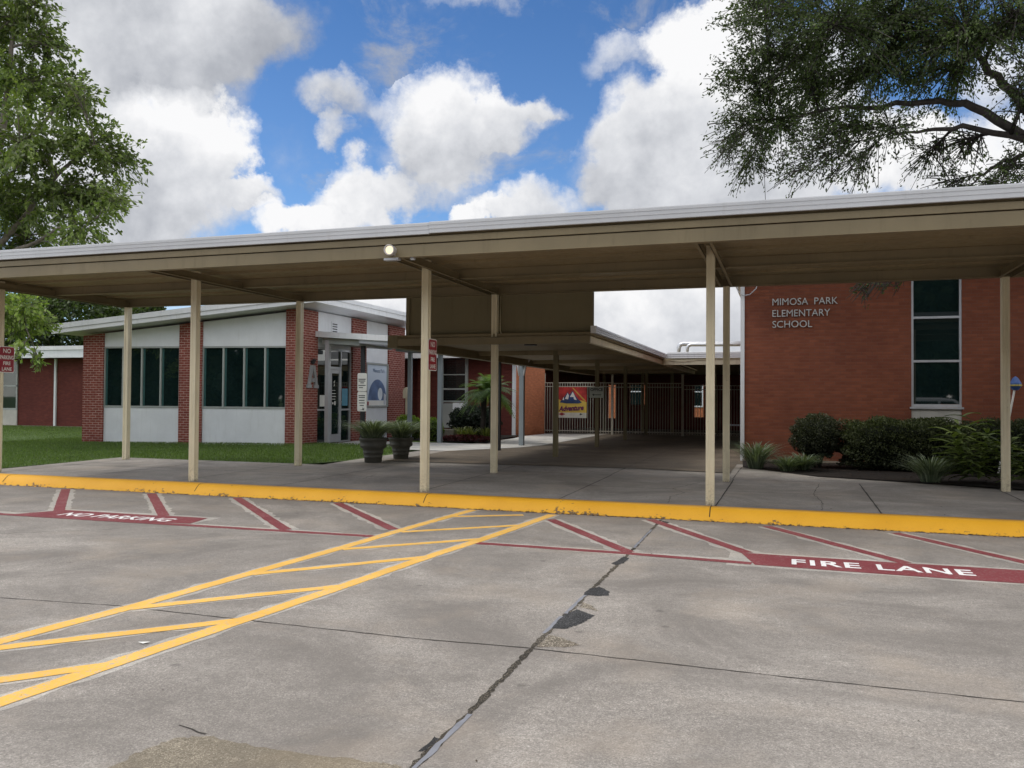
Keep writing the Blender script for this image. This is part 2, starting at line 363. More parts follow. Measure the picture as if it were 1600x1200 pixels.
    b1 = t.n('ShaderNodeBackground', {'Color':skyc,'Strength':.12}); b2 = t.n('ShaderNodeBackground', {'Color':t.mix(away, ccol.outputs[0], (1.0,.97,.91)),'Strength':t.math('MULTIPLY_ADD', away, 1.15, 1.0)})  # out-of-view clouds boosted and warmed to fill the shaded fronts
    mx = t.n('ShaderNodeMixShader', {0:mask,1:b1.outputs[0],2:b2.outputs[0]})
    t.n('ShaderNodeOutputWorld', {'Surface':mx.outputs[0]})
SKYTINT = (.66,.90,1.18)
CLOUDS = [(-0.7247,0.3982,0.131,0.059,.9,0.76),(-0.8068,0.3897,0.095,0.063,.95,0.72),(-0.6226,0.4127,0.061,0.049,0.6,0.62),(-0.6702,0.3429,0.049,0.038,0.5,0.6),(-0.7229,0.2807,0.064,0.055,1.1,1.0),(-0.6891,0.2408,0.058,0.067,1.1,0.93),(-0.7604,0.2065,0.072,0.053,1,0.75),(-0.8224,0.2514,0.08,0.117,1,0.8),(-0.659,0.2744,0.035,0.04,0.9,1.0),(-0.7225,0.2542,0.036,0.027,0.5,0.45),(-0.6306,0.2321,0.03,0.015,0.9,0.92),(-0.5912,0.203,0.036,0.021,1.2,1.05),(-0.5477,0.1983,0.037,0.018,1.1,1),(-0.5272,0.3335,0.049,0.024,0.85,0.8),(-0.5156,0.2999,0.019,0.015,0.7,0.85),(-0.3984,0.3333,0.069,0.044,1.15,0.95),(-0.3288,0.3278,0.046,0.033,1,0.85),(-0.3865,0.2915,0.066,0.028,0.8,0.75),(-0.2864,0.3418,0.027,0.015,0.5,0.85),(-0.4813,0.2486,0.038,0.03,0.95,0.9),(-0.5072,0.2185,0.037,0.03,0.95,0.92),(-0.4438,0.2789,0.042,0.039,0.45,0.75),(-0.3977,0.2553,0.038,0.027,0.55,0.78),(-0.3804,0.2154,0.017,0.015,1.2,1.05),(-0.301,0.2274,0.054,0.029,0.95,0.88),(-0.3512,0.2233,0.027,0.018,0.7,0.9),(-0.1152,0.39,0.046,0.042,1.15,1.05),(-0.071,0.3505,0.075,0.078,1.2,1.02),(-0.1674,0.3115,0.064,0.041,1,0.85),(-0.1296,0.2642,0.109,0.063,1.05,0.78),(-0.1784,0.2479,0.053,0.032,0.8,0.75),(-0.0206,0.272,0.096,0.087,1.1,0.85),(-0.0494,0.4136,0.043,0.034,1.1,1.05),(0.114,0.2566,0.056,0.049,1,1.0),(0.1878,0.2418,0.068,0.044,1.05,1.0),(0.0417,0.3784,0.06,0.049,0.8,0.95),(0.2229,0.3266,0.033,0.047,0.6,0.9),(-0.202,0.3844,0.046,0.021,0.5,0.85),(-0.1365,0.0991,0.123,0.052,1.2,0.85),(-0.4874,0.1156,0.114,0.045,0.9,0.95),(-0.3377,0.4511,0.07,0.013,0.35,0.8)]
sky()
sc.view_settings.view_transform = 'Standard'; sc.view_settings.look = 'None'; sc.view_settings.exposure = 0; sc.view_settings.gamma = 1
sc.cycles.max_bounces = 8; sc.cycles.transparent_max_bounces = 8; sc.cycles.use_denoising = True

# ------------------------------------------------------------------ the ground
LZ = -.15
struct('ground', MB().poly([(-1500,-1500,-.22),(1500,-1500,-.22),(1500,1500,-.22),(-1500,1500,-.22)]), M['lawn'])
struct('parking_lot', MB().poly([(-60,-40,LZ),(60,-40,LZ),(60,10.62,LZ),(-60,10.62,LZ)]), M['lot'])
def wz(y): return 0 if y < 11 else min(.05, (y-11)*.01)
# kerb with a battered painted face, cast in lengths
kb = MB()
xs = list(np.arange(-40,20.01,.25))
kp = lambda j: [(10.50+j*.5,-.16),(10.535+j,-.10),(10.60+j,-.035),(10.635+j,-.008),(10.68+j,.004),(10.83,.004),(10.83,-.16)]
n = 7; rows = []
for x in xs:
    j = random.uniform(-.004,.004); rows.append([(x,y,z) for y,z in kp(j)])
kb.v = [p for r in rows for p in r]
kb.f = [(i*n+k,i*n+k+1,(i+1)*n+k+1,(i+1)*n+k) for i in range(len(rows)-1) for k in range(n-1)]
struct('kerb', kb, M['kerb'], True)
jb = MB()
for x in (-12.4,-8.55,-4.75,-.9,2.95,6.8): 
    jb.add([(x-.006,y-.002,z+.002) for y,z in kp(0)[1:6]]+[(x+.006,y-.002,z+.002) for y,z in kp(0)[1:6]], [(k,k+1,6+k,5+k) for k in range(4)])
struct('kerb_joints', jb, plain('joint_dirt',(.035,.025,.018),.9))
def strip_grid(x0,x1,ys,zf):
    mb = MB(); mb.v = [(x,y,zf(y)) for y in ys for x in (x0,x1)]
    mb.f = [(2*i,2*i+1,2*i+3,2*i+2) for i in range(len(ys)-1)]; return mb
mb = strip_grid(-13.55,14,[10.83,11,12,13,14.32],wz); struct('covered_walk', mb, M['walk'])
mb = strip_grid(-8.62,14,[14.32,15,16,31.5],wz); struct('walk', mb, M['walk'])
def flat(pts, dz, zf=wz): return MB().poly([(x,y,zf(y)+dz) for x,y in pts])
struct('aggregate_walk', flat([(-7.85,16.01),(-7.95,19.05),(-6.7,21.2),(-6.45,22.6),(-6.45,31.4),(6,31.4),(6,17.5),(-.95,17.5),(-.95,16.01)],.004), M['brownwalk'])
struct('aggregate_apron', flat([(-7.85,15.45),(-7.85,15.99),(-.95,15.99),(-.95,15.3),(-2.6,15.62),(-4.6,15.6)],.012,lambda y:.045), M['brownwalk'])
struct('white_walk', flat([(-12.25,20.2),(-9.6,20.05),(-9.05,19.0),(-7.9,18.98),(-6.75,21.2),(-6.5,22.6),(-6.5,30.5),(-8.6,30.2),(-8.75,28),(-8.35,24.2),(-8.1,22.3),(-9.4,22.4),(-12.25,22.4)],.010), M['whitewalk'])
# slab joints and hairline cracks of the walk
def wob_strip(pts, w, zf, dz, jit=.01, step=.12, wj=.5):
    mb = MB(); P = []
    for (a,b) in zip(pts[:-1],pts[1:]):
        a=Vector(a); b=Vector(b); L=(b-a).length; k=max(1,int(L/step))
        P += [a.lerp(b,i/k) for i in range(k)]
    P.append(Vector(pts[-1])); vs=[]
    for i,p in enumerate(P):
        d=(P[min(i+1,len(P)-1)]-P[max(i-1,0)]).normalized(); nn=Vector((-d.y,d.x)); c=p+nn*random.uniform(-jit,jit); ww=w*random.uniform(1-wj,1+wj)
        for s in (-1,1):
            q=c+nn*s*ww/2; vs.append((q.x,q.y,zf(q.y)+dz))
    mb.add(vs,[(2*i,2*i+1,2*i+3,2*i+2) for i in range(len(P)-1)]); return mb
jn = MB()
def addmb(a,b): a.add(b.v,b.f)
for x in (-13.0,-11.1,-9.2,-7.3,-5.0,-2.9,-.85,1.08,3.0,5.0): addmb(jn, wob_strip([(x,10.84),(x+.02,14.3)],.016,wz,.004,.003,.2,.3))
for a,b in (((-13.5,12.6),(1,12.55)),((-8.6,14.33),(8,14.25)),((-8.6,15.42),(-1,15.4)),((-5,14.3),(-5,15.4)),((-2.9,14.3),(-2.9,21.4)),((-.85,14.3),(-.82,16.7))): addmb(jn, wob_strip([a,b],.014,wz,.0045,.004,.2,.4))
struct('walk_joints', jn, plain('joint_dark',(.03,.025,.02),.9))
ck = MB()
for pts in ([(-1.45,10.9),(-1.52,11.6),(-1.38,12.1),(-1.62,12.6),(-1.3,13.6)],[(.42,10.9),(.45,11.8),(.36,12.6),(.5,14.1)],[(-2.2,13.2),(-1.6,13.7),(-1.1,13.75)],[(-7,11.4),(-6.6,12.2),(-6.7,12.9)]):
    addmb(ck, wob_strip(pts,.008,wz,.005,.012,.08,.6))
struct('walk_cracks', ck, plain('crack_dark',(.04,.034,.03),.95))

# ------------------------------------------------------------------ markings on the lot
lz = lambda y: LZ
def ribbon(pts, w, dz, jit=.004, step=.1): return wob_strip(pts, w, lz, dz, jit, step, .03)
Y1 = [(-3.98,10.44),(-4.12,8.52),(-4.18,7.3),(-4.28,6.08),(-4.37,4.76),(-4.49,3.85),(-4.62,2.4)]
Y2 = [(-2.86,10.38),(-2.96,9.21),(-3.05,8.29),(-3.19,7.16),(-3.30,5.95),(-3.42,4.83),(-3.55,3.6),(-3.64,2.6),(-3.72,1.8)]
YB = [((-3.98,9.75),(-3.2,10.2)),((-4.06,8.42),(-2.96,9.37)),((-4.13,7.25),(-3.04,8.32)),((-4.25,5.97),(-3.19,7.18)),((-4.35,4.72),(-3.33,5.83)),((-4.5,3.6),(-3.43,4.73)),((-4.6,2.5),(-3.55,3.68))]
RB = [((-10.91,10.4),(-8.94,8.42)),((-9.23,10.4),(-7.37,8.52)),((-7.71,10.43),(-5.33,8.1)),((-6.03,10.43),(-4.22,8.55)),((-2.77,9.95),(-1.46,8.1)),((-1.61,10.4),(-.36,8.47)),((-.22,10.35),(1.05,8.45)),((1.17,10.35),(2.35,8.5)),((2.6,10.35),(3.8,8.5)),((-12.5,10.4),(-10.4,8.1))]
gh = MB()
gz = .002; k = 0
def gpoly(mbuilder):
    global k
    addmb(gh, mbuilder)
for i,(a,b) in enumerate(RB): addmb(gh, wob_strip([a,b],.255,lz,.0004+.00004*i,.015,.12,.2))
addmb(gh, wob_strip([(-15,8.0),(-4.3,8.05)],.20,lz,.0009,.012,.15,.2)); addmb(gh, wob_strip([(-3.0,8.06),(8,7.95)],.20,lz,.0009,.012,.15,.2))
addmb(gh, wob_strip([(-9.1,8.26),(-6.6,8.3)],.66,lz,.0010,.02,.15,.06)); addmb(gh, wob_strip([(-.52,8.15),(3.6,8.15)],.74,lz,.0010,.02,.15,.05))
addmb(gh, wob_strip(Y1,.20,lz,.0011,.014,.12,.2)); addmb(gh, wob_strip(Y2,.20,lz,.00115,.014,.12,.2))
for i,(a,b) in enumerate(YB): addmb(gh, wob_strip([a,b],0.175,lz,.0012+.00004*i,.014,.12,.25))
struct('scraped_paint_margin', gh, M['ghost'])
seam = wob_strip([(-1.42,1.2),(-1.42,3.66),(-1.445,5.11),(-1.44,5.9),(-1.445,8.03),(-1.48,10.44)],.034,lz,.0019,.006,.035,.4)
struct('pavement_seam', seam, concrete('seam_rubble',(.075,.062,.042),(.03,.025,.02),(.30,.26,.2),.2,None,(1,1),2.2))
jt = wob_strip([(-14,4.6),(-5.48,4.65),(-4.49,4.75),(-2.21,4.72),(-1.48,4.77),(0,4.74),(12,4.70)],.011,lz,.0017,.004,.08,.6)
addmb(jt, wob_strip([(-12,6.4),(-9.5,6.9),(-8.2,6.7),(-7.1,7.5)],.007,lz,.0017,.03,.06,.6)); addmb(jt, wob_strip([(-2.42,3.085),(-2.52,3.10),(-2.60,3.13)],.008,lz,.0017,.008,.05,.6))
struct('pavement_joints', jt, plain('joint_black',(.04,.034,.028),.95))
def blob(pts, dz, jit=.008, sub=9):
    P=[]; m=len(pts)
    for i in range(m):
        a=Vector(pts[i]); b=Vector(pts[(i+1)%m])
        for j in range(sub): q=a.lerp(b,j/sub); P.append((q.x+random.uniform(-jit,jit),q.y+random.uniform(-jit,jit),LZ+dz))
    return MB().poly(P)
tb = MB()
for pts in ([(-1.47,6.2),(-1.47,6.42),(-1.41,6.52),(-1.3,6.38),(-1.28,6.25),(-1.37,6.2)],[(-1.45,5.22),(-1.46,5.55),(-1.40,5.76),(-1.25,5.64),(-1.28,5.42),(-1.35,5.25)],[(-1.5,7.47),(-1.47,7.85),(-1.40,7.8),(-1.40,7.54),(-1.45,7.42)],[(-1.5,10.1),(-1.44,10.35),(-1.34,10.25),(-1.4,10.05)]): addmb(tb, blob(pts,.0022))
for q in ((-1.45,3.3),): addmb(tb, blob([(q[0]-.015,q[1]-.08),(q[0]+.012,q[1]-.05),(q[0]+.018,q[1]+.07),(q[0]-.01,q[1]+.09)],.0021,.006,4))
struct('asphalt_patches', tb, M['tar'])
sl = MB()
for a,b in (((-1.455,5.62),(-1.45,6.2)),((-1.46,5.1),(-1.462,5.54)),((-1.415,2.6),(-1.412,3.68)),((-1.455,8.35),(-1.47,9.6))): addmb(sl, wob_strip([a,b],.026,lz,.0025,.005,.06,.3))
struct('seam_sealant', sl, M['sealant'])
ag = MB()
for pts in ([(-1.42,4.8),(-1.42,5.08),(-1.33,5.05),(-1.27,5.0),(-1.18,4.93),(-1.26,4.86),(-1.33,4.84)],[(-1.41,5.98),(-1.33,5.9),(-1.25,5.76),(-1.33,5.80),(-1.41,5.84)]): addmb(ag, blob(pts,.0016,.006))
struct('exposed_aggregate', ag, concrete('loose_aggregate',(.27,.22,.16),(.12,.10,.075),(.52,.46,.37),.1,None,(1,1),2.4))
struct('concrete_patch', blob([(-2.6,2.3),(-2.56,2.69),(-2.56,2.84),(-2.52,3.0),(-2.40,3.07),(-2.13,3.04),(-1.83,3.06),(-1.58,3.07),(-1.46,3.08),(-1.46,2.2)],.0015,.012,8), M['patchc'])
rd = MB()
addmb(rd, ribbon([(-15,7.95),(-9.24,7.92),(-4.22,8.05)],.12,.0028)); addmb(rd, ribbon([(-3.04,8.05),(-1.5,8.03),(-.3,7.93)],.12,.0028))
for i,(a,b) in enumerate(RB): addmb(rd, ribbon([a,b],.132,.0029+.00004*i))
rd.poly([(x,y,LZ+.0034) for x,y in [(-9.2,7.93),(-8.98,8.35),(-8.93,8.49),(-7.45,8.50),(-7.31,8.53),(-6.73,8.54),(-6.62,8.09),(-7.67,7.95),(-8.73,7.88)]])
rd.poly([(x,y,LZ+.0034) for x,y in [(-.42,8.45),(.98,8.43),(2.0,8.45),(6,8.46),(6,7.82),(1.85,7.83),(.91,7.83),(-.27,7.87)]])
rl = struct('fire_lane_marking', rd, M['redline'])
yl = MB()
addmb(yl, ribbon(Y1,.122,.0040)); addmb(yl, ribbon(Y2,.122,.0041))
for i,(a,b) in enumerate(YB): addmb(yl, ribbon([a,b],.108,.0042+.00005*i))
struct('crosswalk_hatch_marking', yl, M['yellowline'])
tf = text_mb('FIRE LANE', .36, basis((.03,8.015,LZ+.0044),(1,.01,0),(0,1,0)), .84, spacing=1.12, offset=.008)
part('painted_lettering', tf, M['whiteline'], rl)
tf = text_mb('NO PARKING', .33, basis((-8.64,8.09,LZ+.0044),(1,.02,0),(0,1,0)), .81, spacing=1.02, offset=.007)
part('painted_lettering', tf, M['whiteline'], rl)
# leaf litter along the gutter
def flakes(n, fx, fy, z, smin, smax):
    mb=MB()
    for i in range(n):
        x,y=fx(),fy(); s=random.uniform(smin,smax); a=random.uniform(0,6.3); c,si=math.cos(a)*s,math.sin(a)*s
        h=[random.uniform(0,s*.5) for _ in range(4)]
        mb.poly([(x+c,y+si,z+h[0]),(x-si*.5,y+c*.5,z+h[1]),(x-c,y-si,z+h[2]),(x+si*.5,y-c*.5,z+h[3])])
    return mb
lt = flakes(900, lambda: random.choice([random.uniform(-13,5), random.gauss(-4,1.6), random.gauss(1.6,.9), random.gauss(-6.2,.8), random.gauss(-1.8,.9)]), lambda: 10.52-abs(random.gauss(0,.035)), LZ+.003, .006,.022)
addmb(lt, flakes(110, lambda: random.uniform(-9,5), lambda: random.uniform(3,10.4), LZ+.003,.003,.011))
addmb(lt, flakes(80, lambda: random.uniform(-9,5), lambda: random.uniform(10.9,14), .008,.005,.016))
o = solo('leaf_litter', lt, plain('dry_leaf',(.055,.035,.02),.9), 'dark dry leaf crumbs scattered along the gutter below the yellow kerb', 'leaf litter', kind='stuff')
pp = flakes(1, lambda:-3.66, lambda:4.08, LZ+.004,.035,.036); 
solo('paper_scrap', pp, M['signwhite'], 'small white scrap of paper lying between the yellow lines', 'litter')

# ------------------------------------------------------------------ plants: leaf clouds
def leaf_cloud(name, C, D, L, W, colr, m, origin=(0,0,0), fold=.12):
    """one mesh of many leaf-shaped faces: centres C, directions D"""
    n = len(C); C = np.asarray(C)-np.asarray(origin); D = np.asarray(D); D = D/np.maximum(np.linalg.norm(D,axis=1,keepdims=True),1e-6)
    up_ = rng.normal(size=(n,3)); S = np.cross(D, up_); S /= np.maximum(np.linalg.norm(S,axis=1,keepdims=True),1e-6); N = np.cross(S,D)
    L = (L*rng.uniform(.65,1.3,n))[:,None]; W = (W*rng.uniform(.7,1.3,n))[:,None]
    V = np.empty((n,4,3)); V[:,0] = C-D*L*.5; V[:,1] = C+S*W*.5-D*L*.05+N*W*fold; V[:,2] = C+D*L*.5; V[:,3] = C-S*W*.5-D*L*.05+N*W*fold
    me = bpy.data.meshes.new(name)
    me.vertices.add(4*n); me.vertices.foreach_set('co', V.reshape(-1).astype(np.float32))
    me.loops.add(4*n); me.loops.foreach_set('vertex_index', np.arange(4*n,dtype=np.int32))
    me.polygons.add(n); me.polygons.foreach_set('loop_start', np.arange(0,4*n,4,dtype=np.int32)); me.polygons.foreach_set('loop_total', np.full(n,4,dtype=np.int32))
    me.update(calc_edges=True)
    ca = me.color_attributes.new('Col','FLOAT_COLOR','POINT')
    cc = np.ones((n,4,4)); cc[:,:,:3] = np.asarray(colr)[:,None,:]
    ca.data.foreach_set('color', cc.reshape(-1).astype(np.float32))
    me.materials.append(m); o = bpy.data.objects.new(name, me); col.objects.link(o); return o
def tint(n, a, b, spread=.25):
    t = rng.uniform(0,1,(n,1)); c = np.asarray(a)*(1-t)+np.asarray(b)*t
    return c*rng.uniform(1-spread,1+spread,(n,1))
def bez(a,b,c,k): return [a*(1-t)**2+b*2*t*(1-t)+c*t*t for t in [i/k for i in range(k+1)]]
def tree(name, label, base, trunk_r, skeleton, lobes, leaves, L, W, ca, cb, bark, twigs=12, sag=.25, group=None, cat='tree', leafm='leaf', jit=.10, limbs=True, floor=None, lowboost=1.0):
    t = thing(name, label, cat, base, group)
    br = MB(); sk = []
    for path, r0, r1 in skeleton:
        P=[Vector(p) for p in path]; Q=[]
        for a,b in zip(P[:-1],P[1:]): Q += [a.lerp(b,i/4) for i in range(4)]
        Q.append(P[-1]); Q=[q+Vector((random.gauss(0,.02),random.gauss(0,.02),random.gauss(0,.02))) for q in Q]
        rs=[r0+(r1-r0)*i/(len(Q)-1) for i in range(len(Q))]
        br.tube(Q, rs, 9); sk += list(zip(Q,rs))
    cs=[];ds=[];cl=[]
    tot=sum(w*r**2.2 for *_,r,w in lobes)
    for (x,y,z,r,w) in lobes:
        c=Vector((x,y,z)); s,sr=min(sk,key=lambda q:(q[0]-c).length+.6*max(0,q[0].z-c.z))
        mid=(s+c)/2+Vector((0,0,.12*(s-c).length))
        P=bez(s,mid,c,6); R0=min(sr*.75,.02+.026*(s-c).length)
        if limbs: br.tube(P,[R0*(1-.75*i/6) for i in range(7)],6)
        nl=int(leaves*w*r**2.2/tot); nt=max(4,int(twigs*(.6+.4*w)*(1+r*.5)))
        shade=random.uniform(.75,1.2)
        for k_ in range(nt):
            v=Vector((random.gauss(0,1),random.gauss(0,1),random.gauss(0,.8))).normalized()*r*random.uniform(.5,1.28)
            e=c+v-Vector((0,0,sag*r*random.uniform(0,1)*(v.x*v.x+v.y*v.y)/(r*r)))
            st=P[random.randint(2,6)]; tp=bez(st,(st+e)/2+Vector((0,0,.12*r)),e,5)
            if limbs: br.tube(tp,[max(.005,R0*.36*(1-.8*i/5)) for i in range(6)],4,False)
            m_=max(3,nl//nt)
            tt=np.clip(rng.beta(2.2,1.1,m_),0,1)
            A=np.array([list(p) for p in tp]); idx=tt*5; i0=np.minimum(idx.astype(int),4); fr=(idx-i0)[:,None]
            pos=A[i0]*(1-fr)+A[i0+1]*fr+rng.normal(0,jit*(.5+r*.5),(m_,3))
            dr=(A[i0+1]-A[i0]); dr/=np.maximum(np.linalg.norm(dr,axis=1,keepdims=True),1e-6)
            dr=dr+rng.normal(0,.65,(m_,3))+np.array([0,0,-.35])
            cs.append(pos); ds.append(dr)
            sh=shade*random.uniform(.75,1.25)*(lowboost if z<4.2 else 1); cl.append(tint(m_,ca,cb)*sh)  # lowboost paints light into low leaves that the crown shades
    C=np.concatenate(cs); D=np.concatenate(ds); K=np.concatenate(cl)
    if floor is not None:
        ok=C[:,2]>floor; C,D,K=C[ok],D[ok],K[ok]
    part('trunk', br, M[bark], t, smooth=True)
    o=leaf_cloud('crown', C, D, L, W, K, M[leafm], base); o.parent=t; ROOT[o.name]=tuple(base)
    return t

RT2=[(-0.32, 15.31, 7.89, 0.97, 1), (0.73, 14.97, 7.71, 1.03, 1.2), (1.8, 15.73, 8.01, 1.17, 1.2), (2.69, 15.1, 7.5, 0.99, 1.1), (3.46, 14.87, 7.5, 0.81, 0.7), (-0.61, 15.74, 7.28, 0.76, 0.9), (0.36, 17.09, 7.67, 1.06, 1.2), (1.6, 16.78, 7.53, 1.08, 1.2), (2.76, 16.69, 7.36, 0.87, 0.9), (-0.86, 15.28, 6.21, 0.57, 0.8), (-0.16, 16.09, 6.4, 0.77, 1), (0.75, 15.42, 6.1, 0.72, 1), (1.64, 15.15, 5.93, 0.54, 0.7), (1.03, 14.98, 5.27, 0.48, 0.6), (0.22, 15.26, 5.37, 0.5, 0.6), (-0.72, 17.11, 5.98, 0.57, 0.6), (-1.2, 16.86, 6.29, 0.38, 0.5), (2.46, 16.8, 5.78, 0.47, 0.5), (2.98, 16.78, 5.97, 0.52, 0.4), (3.21, 15.2, 4.86, 0.47, 0.7), (3.6, 15.51, 5.22, 0.42, 0.6), (2.7, 16.33, 5.18, 0.4, 0.4), (1.14, 16.6, 9.57, 1.32, 1), (2.81, 16.92, 9.7, 1.3, 1), (-0.35, 16.99, 9.75, 1.01, 1), (3.74, 14.93, 6.47, 0.71, 0.6), (4.64, 16.27, 7.53, 1.19, 1), (4.68, 16.45, 5.5, 1.09, 1), (5.21, 16.02, 8.62, 1.58, 1.2), (5.17, 15.16, 6.1, 1.39, 1), (-0.67, 15.93, 8.68, 0.54, 0.8), (1.22, 14.93, 3.18, 0.23, 0.7), (1.79, 17.13, 3.52, 0.22, 0.6)]
RT=[(-0.32,15.31,7.89,0.97,1),(0.73,14.97,7.71,1.03,1.2),(1.8,15.73,8.01,1.17,1.2),(2.69,15.1,7.5,0.99,1.1),(3.46,14.87,7.5,0.81,0.7),(-0.61,15.74,7.28,0.76,0.9),(0.36,17.09,7.67,1.06,1.2),(1.6,16.78,7.53,1.08,1.2),(2.76,16.69,7.36,0.87,0.9),(-0.86,15.28,6.21,0.57,0.8),(-0.16,16.09,6.4,0.77,1),(0.75,15.42,6.1,0.72,1),(1.64,15.15,5.93,0.54,0.7),(1.03,14.98,5.27,0.48,0.6),(0.22,15.26,5.37,0.5,0.6),(-0.72,17.11,5.98,0.57,0.6),(-1.2,16.86,6.29,0.38,0.5),(2.46,16.8,5.78,0.47,0.5),(2.98,16.78,5.97,0.52,0.4),(3.21,15.2,4.86,0.47,0.7),(3.6,15.51,5.22,0.42,0.6),(2.7,16.33,5.18,0.4,0.4),(1.14,16.6,9.57,1.32,1),(2.81,16.92,9.7,1.3,1),(-0.35,16.99,9.75,1.01,1),(3.74,14.93,6.47,0.71,0.5),(4.64,16.27,7.53,1.19,1),(4.68,16.45,5.8,1.09,.8),(5.21,16.02,8.62,1.58,1.2),(5.9,15.16,6.6,1.39,.8),(-0.67,15.93,8.68,0.54,0.8),(1.22,14.93,3.22,0.2,0.25),(1.79,16.6,3.5,0.2,0.25)]
RS=[([(6.3,16.3,-.1),(6.25,16.3,1.5),(6.1,16.25,3.2),(5.7,16.2,4.6)],.30,.20),
    ([(5.7,16.2,4.6),(4.8,16.2,5.3),(3.86,16.2,5.89),(3.08,16.2,6.5),(2.58,16.2,6.66),(1.65,16.2,6.66),(.57,16.2,6.7),(-.3,16,6.5)],.11,.018),
    ([(5.7,16.2,4.6),(4.6,16.2,5.6),(3.72,16.2,6.6),(3.33,16.2,7.1),(3.08,16.2,7.7),(2.6,16.1,9.2)],.11,.03),
    ([(4.8,16.2,5.3),(3.86,16.1,5.82),(2.88,16,6.12),(2.27,15.8,6.03),(1.7,15.6,5.95)],.075,.014),
    ([(5.7,16.2,4.6),(5.6,16.3,6.8),(4.9,16.2,7.9),(3.48,16.2,7.7),(2.48,16.2,7.69),(1.2,16,8)],.13,.03),
    ([(5.2,16.2,4.9),(3.86,16,5.55),(3.37,15.8,5.35),(2.96,15.6,5.05)],.06,.015),
    ([(5.6,16.3,6.8),(5.6,16.2,9.2)],.12,.05)]
tree('oak_tree','large spreading oak with fine dark foliage overhanging the brick school wing',(6.3,16.3,0),.3,RS,RT+RT2,125000,.070,.031,(.025,.042,.012),(.068,.095,.027),'barkdark',twigs=30,sag=.45,jit=.055)
LT=[(-20.25,17.25,11.71,1.15,1),(-19.24,17.48,10.96,0.88,1),(-19.67,17.59,9.99,1.33,1),(-18.61,17.89,9.36,0.97,1),(-17.73,17.48,8.01,1.11,1),(-17.0,17.84,7.62,0.72,1),(-18.56,16.06,7.83,1.39,1),(-18.1,16.93,6.61,1.34,1),(-17.66,17.89,6.54,0.87,0.9),(-20.18,17.3,6.58,1.32,0.8),(-19.8,17.8,5.59,1.07,0.8),(-16.8,16.23,5.29,0.79,0.8),(-21.72,16.94,10.52,1.95,1),(-21.29,16.49,6.82,2.07,1),(-19.27,17.09,11.94,0.6,0.8),(-22.56,17.15,13.63,2.18,1),(-15.75,16.3,6.28,0.54,0.8),(-17.4,16.6,9.3,0.49,0.7),
    (-17.31,15.23,3.54,.5,1.1),(-17.75,16.0,3.15,.45,1),(-18.27,15.82,2.91,.48,1),(-17.32,15.09,2.3,.3,.7),(-17.53,15.86,2.14,.2,.6),(-18.6,15.4,3.5,.9,.9)]
LS=[([(-21.3,17,-.1),(-21.25,17,2.5),(-21,17,4.8)],.28,.2),([(-21,17,4.8),(-20.6,17.1,7.5),(-20.3,17.2,9.8),(-20.2,17.2,12)],.15,.04),([(-21,17,4.8),(-19.6,17,6),(-18.3,17,7.2),(-17.4,17.3,8)],.10,.03),([(-21,17,4.8),(-19.4,16.8,5.2),(-17.8,16.6,5.6),(-16.3,16.4,5.8)],.08,.02),([(-20.5,17.1,7.6),(-19.2,17.4,8.8),(-18.6,17.6,9.5)],.07,.03),([(-21.2,17,3),(-19.6,16.2,3.9),(-18,15.7,3.4),(-17.4,15.4,2.8)],.06,.012),([(-21,17,4.8),(-22,17,8),(-22.4,17.1,12.5)],.13,.04)]
tree('oak_tree','tall bright green oak standing on the lawn left of the covered walk',(-21.3,17,0),.28,LS,LT,52000,.15,.066,(.080,.125,.030),(.210,.265,.080),'barkgrey',twigs=34,sag=.2,jit=.055,lowboost=1.5)
bt=[('dense dark tree rising behind the low brick wing, leftmost of the far trees',(-48.5,44,0),[(-50.5,45.5,9.4,2.7,1),(-48.3,43.5,6.5,2.0,1),(-45.2,43,7.6,2.1,1),(-47.5,44,4.6,2,1),(-51,44,5,2.5,1)]),
    ('dense dark tree behind the low brick wing, in the middle of the far trees',(-45,46.5,0),[(-47.3,47.5,8.2,2.3,1),(-42.5,44.8,6.9,1.9,1),(-44.7,44.9,5.6,1.6,1),(-46.6,47.9,9.6,1.8,1),(-43.5,45,4.2,1.6,1)]),
    ('small dark tree just above the white roof edge of the office building',(-40,44,0),[(-40,44.7,6.3,1.3,1),(-40,43.6,5.4,1.3,1),(-41.2,44,5,1.3,1)])]
for lab,b,lb in bt:
    tree('broadleaf_tree',lab,b,.25,[([(b[0],b[1],-.1),(b[0],b[1],3.5),(lb[0][0],lb[0][1],lb[0][2])],.25,.06)],lb,9000,.34,.17,(.030,.050,.014),(.065,.095,.028),'barkdark',twigs=14,jit=.25,group='dark trees beyond the low brick wing')
# tree line across the road behind the viewer (seen mirrored in the windows)
mc=[];md=[];mk=[]
for i in range(26):
    x=-62+i*5+random.uniform(-1.5,1.5); y=-36+random.uniform(-4,4); h=random.uniform(12,16)
    nn=1700; th=rng.uniform(0,6.28,nn); rr=rng.uniform(.5,1,nn)**.5; ph=rng.uniform(-1,1,nn)
    mc.append(np.stack([x+4*rr*np.cos(th)*np.sqrt(1-ph**2*.6), y+3.5*rr*np.sin(th)*np.sqrt(1-ph**2*.6), h*.5+ph*h*.5],1)); md.append(rng.normal(size=(nn,3))); mk.append(tint(nn,(.02,.04,.012),(.05,.08,.022)))
o=leaf_cloud('treeline',np.concatenate(mc),np.concatenate(md),1.5,1.1,np.concatenate(mk),M['leaf']); o['kind']='stuff'; o['label']='far line of trees across the street mirrored in the windows'; o['category']='trees'

